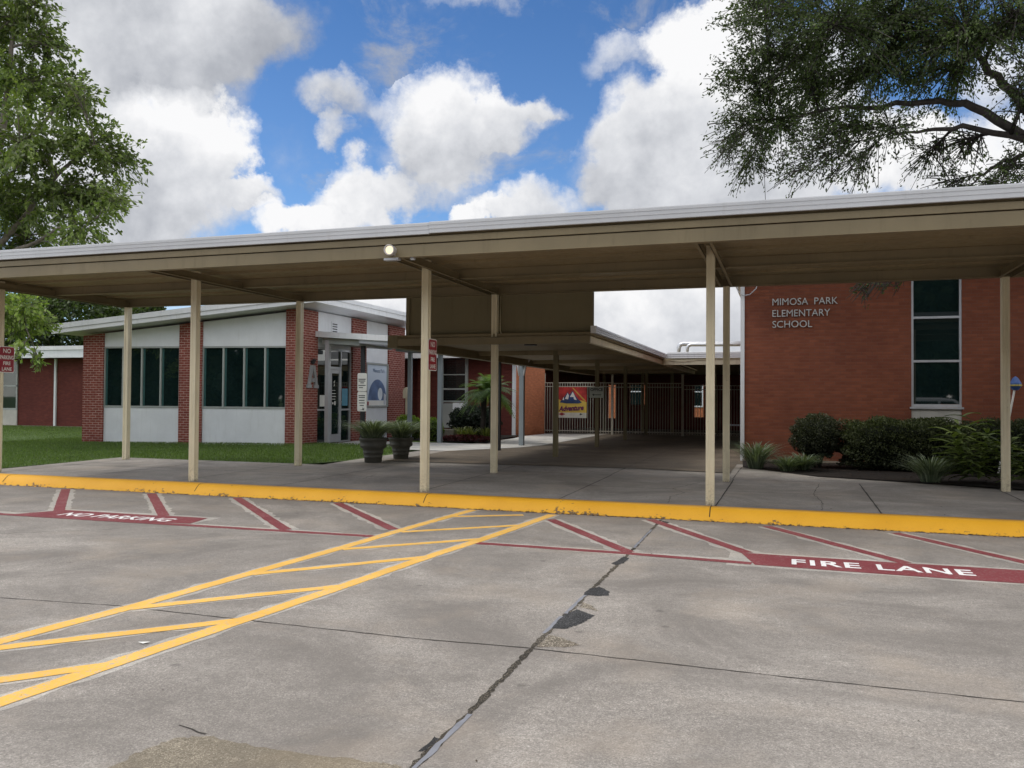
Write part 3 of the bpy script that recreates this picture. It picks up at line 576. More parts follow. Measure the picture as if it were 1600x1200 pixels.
# ------------------------------------------------------------------ lawn
LP=[(-60,10.86),(-13.56,10.86),(-13.56,14.34),(-9.0,14.34),(-8.64,15.6),(-8.64,17.4),(-9.2,19.2),(-9.65,20.0),(-12.4,20.15),(-18.9,18.6),(-19.2,30),(-60,30)]
LZv=[-.01,.01,.03,.03,.035,.045,.055,.06,.09,.05,.0,0]
struct('lawn', MB().poly([(x,y,z) for (x,y),z in zip(LP,LZv)]), M['lawn'])
struct('back_lawn', MB().poly([(-60,30,-.02),(-13,30,-.02),(-13,120,-.02),(-60,120,-.02)]), M['lawn'])
def inside(px,py,poly):
    c=np.zeros(len(px),bool); j=len(poly)-1
    for i in range(len(poly)):
        xi,yi=poly[i]; xj,yj=poly[j]
        c^=((yi>py)!=(yj>py))&(px<(xj-xi)*(py-yi)/(yj-yi+1e-12)+xi); j=i
    return c
def lawn_z(x,y): return np.clip(.02+(y-14)*.012,.0,.09)*np.clip((x+24)/10,.2,1)
n=90000; px=rng.uniform(-21,-8.6,n); py=10.9+(rng.uniform(0,1,n)**1.1)*9.3; ok=inside(px,py,LP); px,py=px[ok],py[ok]; n=len(px)
qx=rng.uniform(-36,-17.5,60000); qy=rng.uniform(17,28,60000); ok=inside(qx,qy,LP); px=np.concatenate([px,qx[ok]]); py=np.concatenate([py,qy[ok]]); n=len(px)
C=np.stack([px,py,lawn_z(px,py)+.025],1); D=np.stack([rng.normal(0,.5,n),rng.normal(0,.5,n),np.ones(n)],1)
tn=tint(n,(.065,.112,.026),(.120,.172,.048),.35)
o=leaf_cloud('grass',C,D,.06,.011,tn,M['leaf']); o['kind']='stuff'; o['label']='short mown green lawn grass in front of the office building'; o['category']='grass'

# ------------------------------------------------------------------ main covered walk canopy
def fluted(cx,cy,h=.052):
    g=.006; a=[(-h,-h),(-.02,-h),(-.016,-h+g),(.016,-h+g),(.02,-h)]
    P=[]
    for k_ in range(4):
        for x,y in a:
            c,s=[(1,0),(0,1),(-1,0),(0,-1)][k_]; P.append((cx+x*c-y*s, cy+x*s+y*c))
    return P
CX=[-13.05,-8.93,-4.93,-.93,3.07,7.07]
cn=thing('entrance_canopy','long flat tan metal canopy on cream posts over the kerbside walk','canopy',(-3,12,0))
dk=MB().box(-13.15,9.93,3.36,8.4,14.08,3.50)
for y in (10.55,11.3,12.75,13.4): dk.box(-13.1,y-.02,3.325,8.35,y+.02,3.362)
part('roof_deck',dk,M['tan'],cn)
for y0,y1,z0,z1 in ((9.875,9.955,3.19,3.345),(12.06,12.14,3.215,3.357),(13.91,13.99,3.20,3.357)):
    b=MB().box(-13.1,y0,z0,8.35,y1,z1); b.box(-13.1,y0-.012 if y0<10 else y0-.02,z0-.004,8.35,y1+.02,z0+.012); part('roof_beam',b,M['tanlight'],cn)
part('roof_beam',MB().box(-13.16,9.96,3.205,-13.08,13.9,3.355),M['tan'],cn)
part('edge_strip',MB().box(-13.14,9.86,3.36,8.38,9.926,3.440),M['tanlight'],cn)
def fascia_prof(y,z0,z1):
    h=z1-z0; return [(y,z0),(y-.008,z0+.004),(y-.007,z0+.36*h),(y-.011,z0+.38*h),(y-.010,z0+.70*h),(y-.014,z0+.72*h),(y-.013,z0+.93*h),(y-.010,z1),(y+.05,z1),(y+.05,z1-.01),(y+.02,z0)]
fl=MB().profile(fascia_prof(9.83,3.462,3.612),'x',-13.2,-4.385); part('fascia',fl,M['fasciawhite'],cn)
fr=MB().profile(fascia_prof(9.815,3.468,3.616),'x',-4.375,8.45); part('fascia',fr,M['fasciawhite'],cn)
part('fascia',MB().box(-13.22,9.86,3.47,-13.17,14.12,3.612),M['white'],cn); part('fascia',MB().box(-13.2,14.09,3.47,8.4,14.13,3.612),M['white'],cn)
part('roof_sheet',MB().box(-13.16,9.88,3.505,8.38,14.085,3.60),M['white'],cn)
for x in CX:
    p=MB().profile(fluted(x,10.97),'z',0.0,3.33); part('post',p,M['cream'],cn)
    p=MB().profile(fluted(x,13.95),'z',0.02,3.20); part('post',p,M['cream'],cn)
    ch=MB()
    for s in (-1,1):
        ch.box(x+s*.058,9.957,3.185,x+s*.066,13.9,3.30); ch.box(x+s*.058,9.957,3.185,x+s*.105,13.9,3.193)
    part('cross_channel',ch,M['tanlight'],cn)
cp=MB().box(-6.71,14.025,2.445,-3.16,14.075,3.2); part('closure_panel',cp,M['tandark'],cn)
for x in (-6.66,-3.2): part('panel_trim',MB().box(x-.03,14.0,2.445,x+.03,14.02,3.2),M['tandark'],cn)
cd=MB().tube([(-4.84,13.985,3.2),(-4.845,13.99,2.56),(-4.83,13.99,2.51),(-4.78,13.99,2.487),(-4.0,13.99,2.49),(-3.6,13.99,2.50),(-3.2,13.99,2.485)],.011,7); part('conduit',cd,M['cream'],cn,smooth=True)
# spot light, lit, on the front end of the channels
sp=thing('spotlight','lit white bullet spotlight on the front edge of the tan canopy','lamp',(-4.93,9.86,3.2))
ax=Vector((.10,-.99,-.03)).normalized(); c0=Vector((-4.93,9.84,3.275))
part('housing',MB().lathe([(.03,-.10),(.055,-.085),(.066,-.03),(.066,.075),(.070,.08),(.070,.09),(.060,.09),(.055,.06)],c0,20,ax),paint('lamp_housing',(.52,.50,.50),.4,.05,5,.1),sp,smooth=True)
part('lens',MB().lathe([(.0,.066),(.054,.066),(.054,.068),(.0,.070)],c0,20,ax),M['lamp'],sp)
part('bracket',MB().tube([c0+Vector((.03,.04,-.05)),(-4.88,9.9,3.195),(-4.90,9.95,3.17)],.014,8).box(-5.05,9.86,3.155,-4.84,9.95,3.183),M['alu'],sp)
solo('junction_box',MB().lathe([(.0,0),(.035,0),(.035,.03),(.0,.03)],(-4.66,9.93,3.155),14),M['alu'],'small round metal box under the canopy beam right of the spotlight','junction box',(-4.66,9.93,3.155))

# ------------------------------------------------------------------ lower walkway canopy behind
lw=thing('walkway_canopy','low tan canopy with white edge leading back to the gates, on one row of posts','canopy',(-5,20,0))
part('roof_deck',MB().box(-6.9,13.9,2.44,-3.12,31.2,2.50),M['tan'],lw)
part('roof_beam',MB().box(-6.78,13.83,2.305,-3.18,13.895,2.432),M['tanlight'],lw)
part('roof_beam',MB().box(-3.27,13.9,2.32,-3.19,31.1,2.432),M['cream'],lw)
part('gutter',MB().box(-7.0,13.86,2.27,-6.80,31.1,2.50),M['tandark'],lw)
fp=[(-3.07+d,z) for d,z in ((.0,2.47),(.012,2.474),(.006,2.50),(.014,2.51),(.008,2.54),(.018,2.55),(.012,2.585),(.0,2.595),(-.06,2.595),(-.06,2.47))]
part('fascia',MB().profile(fp,'y',13.8,22.52),M['white'],lw)
part('fascia',MB().box(-3.155,13.79,2.47,-3.06,13.84,2.594),M['white'],lw)
ar=[]
for y in (18.1,22.4,26.6,30.9):
    part('post',MB().profile(fluted(-4.93,y),'z',.05,2.44),M['tandark'],lw)
    part('cross_arm',MB().box(-6.78,y-.04,2.345,-3.28,y+.04,2.438),M['tan'],lw)
part('ceiling_light',MB().lathe([(0,0),(.13,0),(.13,.02),(0,.02)],(-4.86,15.9,2.416),20),M['darkmetal'],lw)
cc=thing('cross_canopy','low white edged canopy running behind the brick school wing','canopy',(0,26,0))
part('roof_deck',MB().box(-3.05,22.66,2.45,8,31.2,2.6),M['tandark'],cc)
part('roof_beam',MB().box(-3.15,22.58,2.30,8,22.655,2.445),M['cream'],cc)
fp=[(22.54-d,z) for d,z in ((.0,2.47),(.012,2.474),(.006,2.515),(.014,2.525),(.008,2.57),(.018,2.58),(.012,2.63),(.0,2.64),(-.06,2.64),(-.06,2.47))]
part('fascia',MB().profile(fp,'x',-3.06,8),M['white'],cc)
for x in (-1.5,2.4): part('post',MB().profile(fluted(x,30.9),'z',.05,2.45),M['tandark'],cc)
cw=MB().tube([(-3.15,22.56,2.46),(-2.9,22.56,2.40),(-2.6,22.56,2.385),(-2.3,22.56,2.42),(-2.0,22.56,2.44),(-1,22.56,2.455)],.010,5); part('cable',cw,M['cream'],cc)
dp=thing('roof_pipe','shiny insulated pipe bending down onto the low roof beside the brick wing','pipe',(-2.5,26,2.6))
part('pipe_run',MB().tube([(-3.16,26,2.6),(-3.16,26,2.98),(-3.12,26,3.06),(-3.04,26,3.09),(-2,26,3.08),(1,26,3.06)],.07,12),M['galv'],dp,smooth=True)
part('pipe_run',MB().tube([(-2.88,25.8,2.6),(-2.88,25.8,2.96),(-2.84,25.8,3.02),(-2.76,25.8,3.05),(-2,25.8,3.04),(1,25.8,3.02)],.055,12),M['galv'],dp,smooth=True)
part('support',MB().box(-2.32,25.9,2.6,-2.27,25.96,3.02),M['alu'],dp)

# ------------------------------------------------------------------ right brick wing
sw=thing('school_wing','tall orange brown brick school wing with a narrow strip window','building',(2,20,0))
part('wall',MB().box(-.86,18.6,.10,2.41,19.0,4.4).box(3.33,18.6,.10,12,19.0,4.4).box(2.41,18.75,3.9,3.33,19.0,4.4).box(-.86,19.0,.1,-.56,30.5,4.4).box(2.41,18.75,.1,3.33,19,.98),M['brickR'],sw)
part('base_course',MB().box(-.9,18.56,-.1,12,18.98,.098),M['concretebase'],sw)
part('roof',MB().box(-1.3,18.1,4.4,12.4,31,4.62),M['white'],sw)
part('corner_trim',MB().box(-.945,18.575,-.05,-.862,18.66,4.38),M['white'],sw)
wn=part('window',MB().box(2.412,18.615,1.245,2.452,18.70,3.9).box(3.29,18.615,1.245,3.328,18.70,3.9).box(2.453,18.615,1.245,3.289,18.70,1.30).box(2.453,18.62,2.15,3.289,18.69,2.195).box(2.453,18.62,3.035,3.289,18.69,3.08).box(2.453,18.615,3.85,3.289,18.7,3.9),M['alu'],sw)
for z0,z1 in ((1.302,2.148),(2.197,3.033),(3.082,3.848)): part('pane',MB().box(2.455,18.655,z0,3.287,18.665,z1),M['glass'],wn)
part('window_sill',MB().box(2.38,18.57,1.205,3.36,18.66,1.243),M['alu'],sw)
part('infill_panel',MB().box(2.415,18.625,.1,3.325,18.70,1.203),M['offpanel'],sw)
# cast letters on the wall
sl_=thing('school_name_letters','pale metal letters MIMOSA PARK ELEMENTARY SCHOOL fixed to the brick wall','sign',(.3,18.58,3.2))
for txt,z,x1 in (('MIMOSA  PARK',3.382,1.015),('ELEMENTARY',3.137,.865),('SCHOOL',2.905,.512)):
    t0=text_mb(txt,.2088,basis((0,0,0),(1,0,0),(0,0,1)),1,.012,spacing=1.0)
    w0=max(v[0] for v in t0.v)-min(v[0] for v in t0.v); m0=min(v[0] for v in t0.v); s_=(x1+.287)/w0
    t0.v=[(-.287+(v[0]-m0)*s_, 18.572+v[1], z+v[2]) for v in t0.v]
    part('lettering',t0,M['letter'],sl_)
cb=MB().tube([(-1.02,18.5,3.95),(-1.0,18.5,3.72),(-.90,18.5,3.60),(-.75,18.5,3.62),(-.62,18.5,3.74),(-.56,18.5,3.95)],.012,6)
solo('cable_loop',cb,M['alu'],'grey cable looping down over the top corner of the brick wing','cable',(-.8,18.5,3.6),smooth=True)

# ------------------------------------------------------------------ office building
AX,AY=-12.3,19.4; ex,ey=-.9895,-.1444; nx,ny=.1444,-.9895
FF=(AX,AY,ex,ey,nx,ny); top=lambda s:3.70-.0995*s
ob=thing('office_building','white panelled brick office building with sloping white roof edge','building',(-15,21,0))
def fpanel(mb,s0,s1,b0,b1,z0,z1a=None,z1b=None):
    za=top(s0) if z1a is None else z1a; zb=top(s1) if z1b is None else z1b
    P=lambda a,b,z:(AX+ex*a+nx*b, AY+ey*a+ny*b, z)
    return mb.hexa([P(s0,b0,z0),P(s1,b0,z0),P(s1,b1,z0),P(s0,b1,z0)],[P(s0,b0,za),P(s1,b0,zb),P(s1,b1,zb),P(s0,b1,za)])
bp=MB()
# corner pier, wrapped round the corner
cpoly=[(AX,AY),(AX,20.14),(AX-.35,20.14),(AX+ex*.5-nx*.3,AY+ey*.5-ny*.3),(AX+ex*.5,AY+ey*.5)]
part('brick_pier',MB().prism(cpoly,-.1,3.72),M['brickA'],ob)
for s0,s1 in ((2.95,3.63),(5.95,6.58)): part('brick_pier',fpanel(MB(),s0,s1,-.3,.0,-.1),M['brickA'],ob)
for s0,s1 in ((.505,2.945),(3.635,5.945)):
    part('wall_panel',fpanel(MB(),s0,s1,-.12,-.05,-.05,1.03,1.03),M['panel'],ob)
    part('wall_panel',fpanel(MB(),s0,s1,-.12,-.05,2.74),M['panel'],ob)
    w=s1-s0; fm=MB(); fm.fbox(FF,s0,-.13,1.035,s1,-.03,1.085); fm.fbox(FF,s0,-.13,2.69,s1,-.03,2.735)
    nn=4; 
    for i in range(nn+1):
        a=s0+w*i/nn; a0=max(s0,a-.022); a1=min(s1,a+.022); fm.fbox(FF,a0,-.125,1.087,a1,-.035,2.688)
    fo=part('window',fm,M['winframe'],ob)
    for i in range(nn):
        a0=s0+w*i/nn+.024; a1=s0+w*(i+1)/nn-.024
        part('pane',MB().fbox(FF,a0,-.10,1.09,a1,-.09,2.685),M['glass'],fo)
        part('side_reveal',MB().fbox(FF,a1-.055,-.088,1.09,a1,-.08,2.685),M['teal'],fo)
part('wall',MB().prism([(AX+ex*6.5,AY+ey*6.5+.3),(AX-.4,AY+.3),(AX-.4,26),(AX+ex*6.5,26)],-.1,2.95),M['brickD'],ob)
# entrance side
X0=AX
wa=MB().box(X0-.16,20.15,2.76,X0-.06,22.08,3.74); part('wall_panel',wa,M['panel'],ob)
part('wall_vent',MB().box(X0-.06,20.93,3.2,X0-.045,21.28,3.53),M['panel'],ob)
vt=MB()
for i in range(4): vt.box(X0-.046,20.98,3.235+i*.07,X0-.035,21.23,3.265+i*.07)
part('vent_slots',vt,M['darkmetal'],ob)
part('brick_pier',MB().box(X0-.4,22.09,-.1,X0,22.94,3.74),M['brickA'],ob)
part('brick_pier',MB().box(X0-.4,24.47,-.1,X0,25.65,3.74),M['brickA'],ob)
part('wall_panel',MB().box(X0-.14,22.95,-.05,X0-.05,24.46,1.06),M['panel'],ob)
part('wall_panel',MB().box(X0-.14,22.95,2.46,X0-.05,24.46,3.74),M['panel'],ob)
eg=MB()
for y in (20.16,20.86,21.47,22.03): eg.box(X0-.13,y,.06,X0-.05,y+.05,2.75)
eg.box(X0-.13,20.21,2.70,X0-.05,22.03,2.755); eg.box(X0-.125,20.21,.06,X0-.055,20.86,.10); eg.box(X0-.125,21.52,.06,X0-.055,22.03,.10)
eg.box(X0-.125,20.21,.98,X0-.055,20.86,1.03); eg.box(X0-.125,21.52,.98,X0-.055,22.03,1.03); eg.box(X0-.125,20.91,2.16,X0-.055,21.47,2.24)
fo=part('entrance_frame',eg,M['alu'],ob)
for y0,y1,z0,z1 in ((20.215,20.855,.105,.975),(20.215,20.855,1.035,2.695),(21.525,22.025,.105,.975),(21.525,22.025,1.035,2.695),(20.915,21.465,2.245,2.695)): part('pane',MB().box(X0-.10,y0,z0,X0-.09,y1,z1),M['glass'],fo)
dr=part('door',MB().box(X0-.11,20.915,.07,X0-.05,20.985,2.15).box(X0-.11,21.395,.07,X0-.05,21.465,2.15).box(X0-.11,20.99,.07,X0-.05,21.39,.30).box(X0-.11,20.99,2.05,X0-.05,21.39,2.15),M['alu'],ob)
part('pane',MB().box(X0-.085,20.99,.305,X0-.075,21.39,2.045),M['glass'],dr)
part('handle',MB().tube([(X0-.05,21.42,.95),(X0+.01,21.42,.97),(X0+.01,21.42,1.25),(X0-.05,21.42,1.27)],.012,6),M['alu'],dr)
dc=MB()
for z in (1.30,1.38,1.46,1.55): dc.box(X0-.074,21.03,z,X0-.072,21.03+random.uniform(.18,.30),z+.018)
dc.box(X0-.074,21.05,1.16,X0-.072,21.12,1.22); dc.box(X0-.074,21.17,1.14,X0-.072,21.24,1.25)
dc.poly([(X0-.073,21.13,1.66),(X0-.073,21.19,1.72),(X0-.073,21.15,1.76),(X0-.073,21.20,1.86),(X0-.073,21.12,1.80),(X0-.073,21.15,1.74)])
part('door_decal',dc,M['signwhite'],dr)
part('notice',MB().box(X0-.088,20.40,1.10,X0-.084,20.66,1.42),M['signwhite'],fo); part('notice',MB().box(X0-.088,21.62,1.12,X0-.084,21.95,1.62),paint('blue_notice',(.10,.30,.42),.5),fo)
# roof
r1=(AX+.594+.087,AY+.087-.594); l1=(AX+ex*7.1+nx*.6,AY+ey*7.1+ny*.6)
def zr(p): 
    s=(p[0]-AX)*ex+(p[1]-AY)*ey; return 3.775-.1015*s
rr=[r1,(r1[0],26.4),(l1[0],26.4),l1]
def slab(mb,poly,d0,d1): return mb.hexa([(x,y,zr((x,AY+(x-AX)*ey/ex))+d0) for x,y in poly],[(x,y,zr((x,AY+(x-AX)*ey/ex))+d1) for x,y in poly])
part('roof',slab(MB(),rr,0,.22),M['white'],ob)
def edge(p,q,d0,d1,w):
    p=Vector(p);q=Vector(q);d=(q-p).normalized();nn=Vector((d.y,-d.x))*w
    z=lambda v:zr((v.x,AY+(v.x-AX)*ey/ex)); P=[p,q,q+nn,p+nn]; zz=[z(p),z(q),z(q),z(p)]
    return MB().hexa([(v.x,v.y,k_+d0) for v,k_ in zip(P,zz)],[(v.x,v.y,k_+d1) for v,k_ in zip(P,zz)])
part('fascia',edge(l1,(r1[0]+.02,r1[1]),-.012,.10,.02),M['white'],ob); part('fascia',edge((l1[0]-.02,l1[1]-.03),(r1[0]+.04,r1[1]-.03),.105,.245,.025),M['white'],ob)
part('fascia',edge((r1[0],r1[1]-.02),(r1[0],26.4),-.012,.13,.02),M['white'],ob); part('fascia',edge((r1[0]+.02,r1[1]-.055),(r1[0]+.02,26.4),.135,.25,.025),M['white'],ob)
# poster
po=thing('wall_poster','pale blue poster with the words Mimosa Park in a grey frame on the office wall','poster',(X0,23.7,1.7))
part('frame',MB().box(X0-.048,22.97,1.07,X0+.0,24.44,1.115).box(X0-.048,22.97,2.405,X0+.0,24.44,2.45).box(X0-.048,22.97,1.116,X0,23.02,2.404).box(X0-.048,24.385,1.116,X0,24.44,2.404),M['winframe'],po)
part('backing',MB().box(X0-.046,23.02,1.116,X0-.036,24.384,2.404),paint('poster_sky',(.60,.68,.78),.4,.04,1,.05),po)
arc=[(X0-.034,23.75+.62*math.cos(a) if True else 0,1.28+.66*math.sin(a)) for a in [math.pi*i/24 for i in range(25)]]
arc=[(x,min(24.38,y),z) for x,y,z in arc]; part('artwork',MB().poly(arc),paint('poster_blue',(.13,.20,.36),.4,.3,2.5,.05),po)
part('artwork',MB().poly([(X0-.033,23.03,1.12),(X0-.033,24.38,1.12),(X0-.033,24.38,1.27),(X0-.033,23.03,1.27)]),M['signwhite'],po)
part('artwork',MB().poly([(X0-.030,23.93+.16*math.cos(a),1.48+.20*math.sin(a)) for a in [math.pi*i/10 for i in range(20)]]),paint('poster_oval',(.72,.78,.82),.4),po)
part('artwork',MB().poly([(X0-.029,24.17,1.14),(X0-.029,24.33,1.14),(X0-.029,24.33,1.45),(X0-.029,24.17,1.52)]),paint('poster_grey',(.6,.62,.66),.4),po)
part('artwork',MB().poly([(X0-.029,23.03,1.12),(X0-.029,23.17,1.12),(X0-.029,23.17,1.24),(X0-.029,23.03,1.24)]),M['signred'],po)
part('lettering',text_mb('Mimosa Park',.17,basis((X0-.028,23.42,2.16),(0,1,0),(0,0,1)),.9),paint('poster_ink',(.12,.2,.33),.5),po)
# letter A and its small lamp
la=thing('wall_letter','grey slab serif letter A fixed to the brick corner of the office','letter',(X0+.01,19.84,1.6))
yy=lambda y:19.84+(y-.29)*.98
outer=[(0,0),(.22,0),(.22,.10),(.185,.10),(.20,.17),(.38,.17),(.395,.10),(.36,.10),(.36,0),(.58,0),(.58,.10),(.53,.10),(.39,.62),(.19,.62),(.05,.10),(0,.10)]
fA=MB(); 
def ext(mb,pts,x0,x1):
    n_=len(pts); mb.add([(x0,yy(a),1.605+b) for a,b in pts]+[(x1,yy(a),1.605+b) for a,b in pts],[tuple(range(n_-1,-1,-1)),tuple(range(n_,2*n_))]+[(i,(i+1)%n_,n_+(i+1)%n_,n_+i) for i in range(n_)])
for pts in ([(0,0),(.22,0),(.22,.09),(0,.09)],[(.36,0),(.58,0),(.58,.09),(.36,.09)],[(.05,.092),(.17,.092),(.275,.53),(.285,.62),(.19,.62)],[(.41,.092),(.53,.092),(.39,.62),(.287,.62),(.297,.53)],[(.205,.17),(.375,.17),(.35,.27),(.23,.27)]): ext(fA,pts,X0+.004,X0+.05)
part('letter_face',fA,M['stone'],la)
solo('wall_lamp',MB().lathe([(.0,-.07),(.045,-.07),(.05,.05),(.03,.07),(0,.07)],(X0+.08,19.80,2.33),14,(0.5,0,1)).box(X0,19.77,2.28,X0+.05,19.83,2.36),M['darkmetal'],'small black lamp above the grey letter A','lamp',(X0+.05,19.8,2.33))
# door canopy
dcn=thing('door_canopy','small white flat canopy over the office door','canopy',(-11.2,21.2,0))
def tslab(x0,x1,y0,y1,z,th): return MB().hexa([(x0,y0,z+.07*(-x0-10)),(x1,y0,z+.07*(-x1-10)),(x1,y1,z+.07*(-x1-10)),(x0,y1,z+.07*(-x0-10))],[(x0,y0,z+th+.07*(-x0-10)),(x1,y0,z+th+.07*(-x1-10)),(x1,y1,z+th+.07*(-x1-10)),(x0,y1,z+th+.07*(-x0-10))])
part('roof_slab',tslab(-12.32,-10.02,20.0,22.35,2.86,.155),M['white'],dcn)
part('gutter',tslab(-11.0,-10.06,20.08,22.3,2.76,.095),M['alu'],dcn)
part('soffit_box',tslab(-12.2,-11.05,20.2,22.2,2.70,.15),M['winframe'],dcn)
part('post',MB().box(-12.10,20.18,.08,-11.99,20.29,2.95),M['alu'],dcn); part('post',MB().box(-11.13,20.42,.05,-11.03,20.52,2.78),M['darkmetal'],dcn)
ps=thing('notice_sign','two white notice plates stacked on the black post behind the planters','sign',(-11.05,20.4,1.5))
for z0,z1 in ((1.53,2.03),(.98,1.52)):
    c_=.03; P=[(-11.2+c_,z0),(-10.92-c_,z0),(-10.92,z0+c_),(-10.92,z1-c_),(-10.92-c_,z1),(-11.2+c_,z1),(-11.2,z1-c_),(-11.2,z0+c_)]
    part('sign_plate',MB().profile(P,'y',20.385,20.40),M['signwhite'],ps)
tl=MB()
for z,a,b in ((1.85,.03,.25),(1.80,.04,.24),(1.75,.09,.20),(1.68,.03,.25),(1.62,.05,.17),(1.40,.04,.24),(1.35,.05,.23),(1.27,.05,.22),(1.20,.06,.23),(1.13,.08,.2)): tl.box(-11.2+a,20.38,z,-11.2+b,20.384,z+.022)
tl.poly([(-11.12,20.382,1.03),(-11.04,20.382,1.03),(-11.03,20.382,1.09),(-11.0,20.382,1.05),(-10.98,20.382,1.08),(-11.0,20.382,1.01)])
part('lettering',tl,M['inkdark'],ps)

# ------------------------------------------------------------------ steel walkway cover and wings behind
sc_=thing('steel_walk_cover','blue grey steel walk cover with slim posts beside the planting bed','canopy',(-8.8,21.5,0))
part('roof_slab',MB().box(-10.85,22.0,2.72,-7.02,23.1,2.84),M['steelblue'],sc_)
for x,y,r_ in ((-10.74,22.77,.055),(-9.64,22.5,.06),(-7.0,22.1,.065)): part('post',MB().box(x-r_,y-r_,.0,x+r_,y+r_,2.72),M['steelblue'],sc_)
part('post',MB().box(-6.9,19.73,.03,-6.82,19.81,2.29),M['darkmetal'],sc_,label='dark slim steel post')
for s in (-1,1): part('curved_brace',MB().tube([(-7.0+s*.06,22.05,2.0),(-7.0+s*.12,22.05,2.3),(-7.0+s*.3,22.05,2.55),(-7.0+s*.5,22.05,2.68)],.03,6),M['white'],sc_,smooth=True)
wb=thing('back_wing','dark red brick wing with white eave behind the palm','building',(-13,30,0))
part('wall',MB().prism([(-12.9,28),(-9.1,28),(-9.1,28.3),(-9.1,40),(-12.9,40)],-.1,2.86).box(-20,28.4,-.1,-12.9,40,2.8),M['brickD'],wb)
part('end_wall',MB().prism([(-9.098,28.0),(-8.68,30.25),(-8.72,30.4),(-9.098,30.4)],.02,2.86),M['brickSun'],wb,label='orange brick end wall coloured as if sunlit')
part('roof',MB().box(-20,27.4,2.92,-8.5,40.5,3.08),M['white'],wb); part('fascia',MB().box(-20,27.36,2.80,-8.5,27.395,3.06),M['white'],wb)
part('downspout',MB().box(-9.2,27.9,.02,-9.08,27.98,2.9),M['panel'],wb)
wf=part('window',MB().box(-11.93,27.93,1.19,-11.85,27.99,2.8).box(-11.0,27.93,.6,-10.9,27.99,2.8).box(-11.85,27.93,1.67,-11.0,27.985,1.73).box(-11.85,27.93,1.22,-11.0,27.985,1.28).box(-11.85,27.93,2.2,-11.0,27.98,2.24),M['winframe'],wb)
part('pane',MB().box(-11.849,27.955,1.281,-11.001,27.965,2.79),M['glass'],wf)
part('infill_panel',MB().box(-11.93,27.94,.3,-11.0,27.985,1.18),M['winframe'],wb); part('window_unit',MB().box(-11.42,27.8,.86,-11.02,27.95,1.2),M['panel'],wb,label='white air conditioner under the window')
lwg=thing('low_wing','low dark brick wing with white flat roof edge behind the lawn','building',(-30,30,0))
part('wall',MB().box(-48,28,-.1,-20,36,2.97),M['brickD'],lwg)
part('roof',MB().box(-48.5,27.3,3.0,-19.3,36.5,3.42),M['white'],lwg); part('fascia',MB().box(-48.5,27.24,2.96,-19.3,27.29,3.28),M['panel'],lwg); part('fascia',MB().box(-48.5,27.2,3.285,-19.3,27.29,3.45),M['white'],lwg)
part('downspout',MB().box(-30.05,27.92,.0,-29.95,27.99,2.96),M['panel'],lwg)
wf=part('window',MB().box(-34,27.94,.72,-32.15,27.99,.80).box(-34,27.94,1.75,-32.15,27.985,1.81).box(-32.21,27.94,.8,-32.15,27.988,2.9).box(-34,27.94,2.84,-32.21,27.985,2.9),M['winframe'],lwg)
part('pane',MB().box(-34,27.955,.8,-32.215,27.965,2.84),M['glass'],wf); part('infill_panel',MB().box(-34,27.95,.02,-32.15,27.99,.715),M['offpanel'],lwg)
part('base_course',MB().box(-48,27.9,-.1,-20,27.98,.05),M['concretebase'],lwg)
# courtyard behind the gates
cr_=thing('court_shade_roof','dark flat roof added behind the picket gates to block light','canopy',(-2,36,0))  # roof added to block skylight and darken the passage
part('roof_deck',MB().box(-12,31.3,2.5,8,41,2.7),M['tandark'],cr_)
part('passage_shade_wall',MB().box(-12,38,.02,-7.9,38.3,2.5).box(-7.5,38,.02,-6.85,38.3,2.5).box(-6.15,38,.02,-3.95,38.3,2.5).box(-3.5,38,.02,6,38.3,2.5).box(-7.9,38,2.05,-7.5,38.3,2.5).box(-6.85,38,2.05,-6.15,38.3,2.5).box(-3.95,38,2.05,-3.5,38.3,2.5).box(-6.85,38,.02,-6.15,38.3,1.15).box(-7.9,38,.02,-7.5,38.3,.5).box(-3.95,38,.02,-3.5,38.3,.6),M['brickD'],cr_)  # wall added to keep the passage dark, with gaps for lit glimpses
for x in (-7.2,-5.6,-4.4,-2.7,-1.6): part('post',MB().box(x-.06,34,.03,x+.06,34.12,2.5),M['tandark'],cr_)

struct('courtyard_lawn',MB().poly([(-30,42,.02),(15,42,.02),(15,70,.02),(-30,70,.02)]),M['lawn'])
struct('court_floor',MB().poly([(-9,31.4,.04),(8,31.4,.04),(8,42,.04),(-9,42,.04)]),M['brownwalk'])
fb=thing('courtyard_building','far brick classroom building with white windows seen through the fence','building',(-4,46,0))
fw_=MB().box(-24,46,-.1,12,52,3.4); part('wall',fw_,M['brickSun'],fb); part('roof',MB().box(-25,45,3.4,13,53,3.65),M['white'],fb)
for x in (-8.42,-5.2,-1.9):
    wf=part('window',MB().box(x,45.93,1.0,x+.08,45.99,2.6).box(x+.86,45.93,1.0,x+.94,45.99,2.6).box(x+.08,45.93,1.0,x+.86,45.99,1.08).box(x+.08,45.93,2.52,x+.86,45.99,2.6).box(x+.08,45.93,1.8,x+.86,45.98,1.86),M['panel'],fb)
    part('pane',MB().box(x+.08,45.95,1.08,x+.86,45.96,2.52),M['glass'],wf)

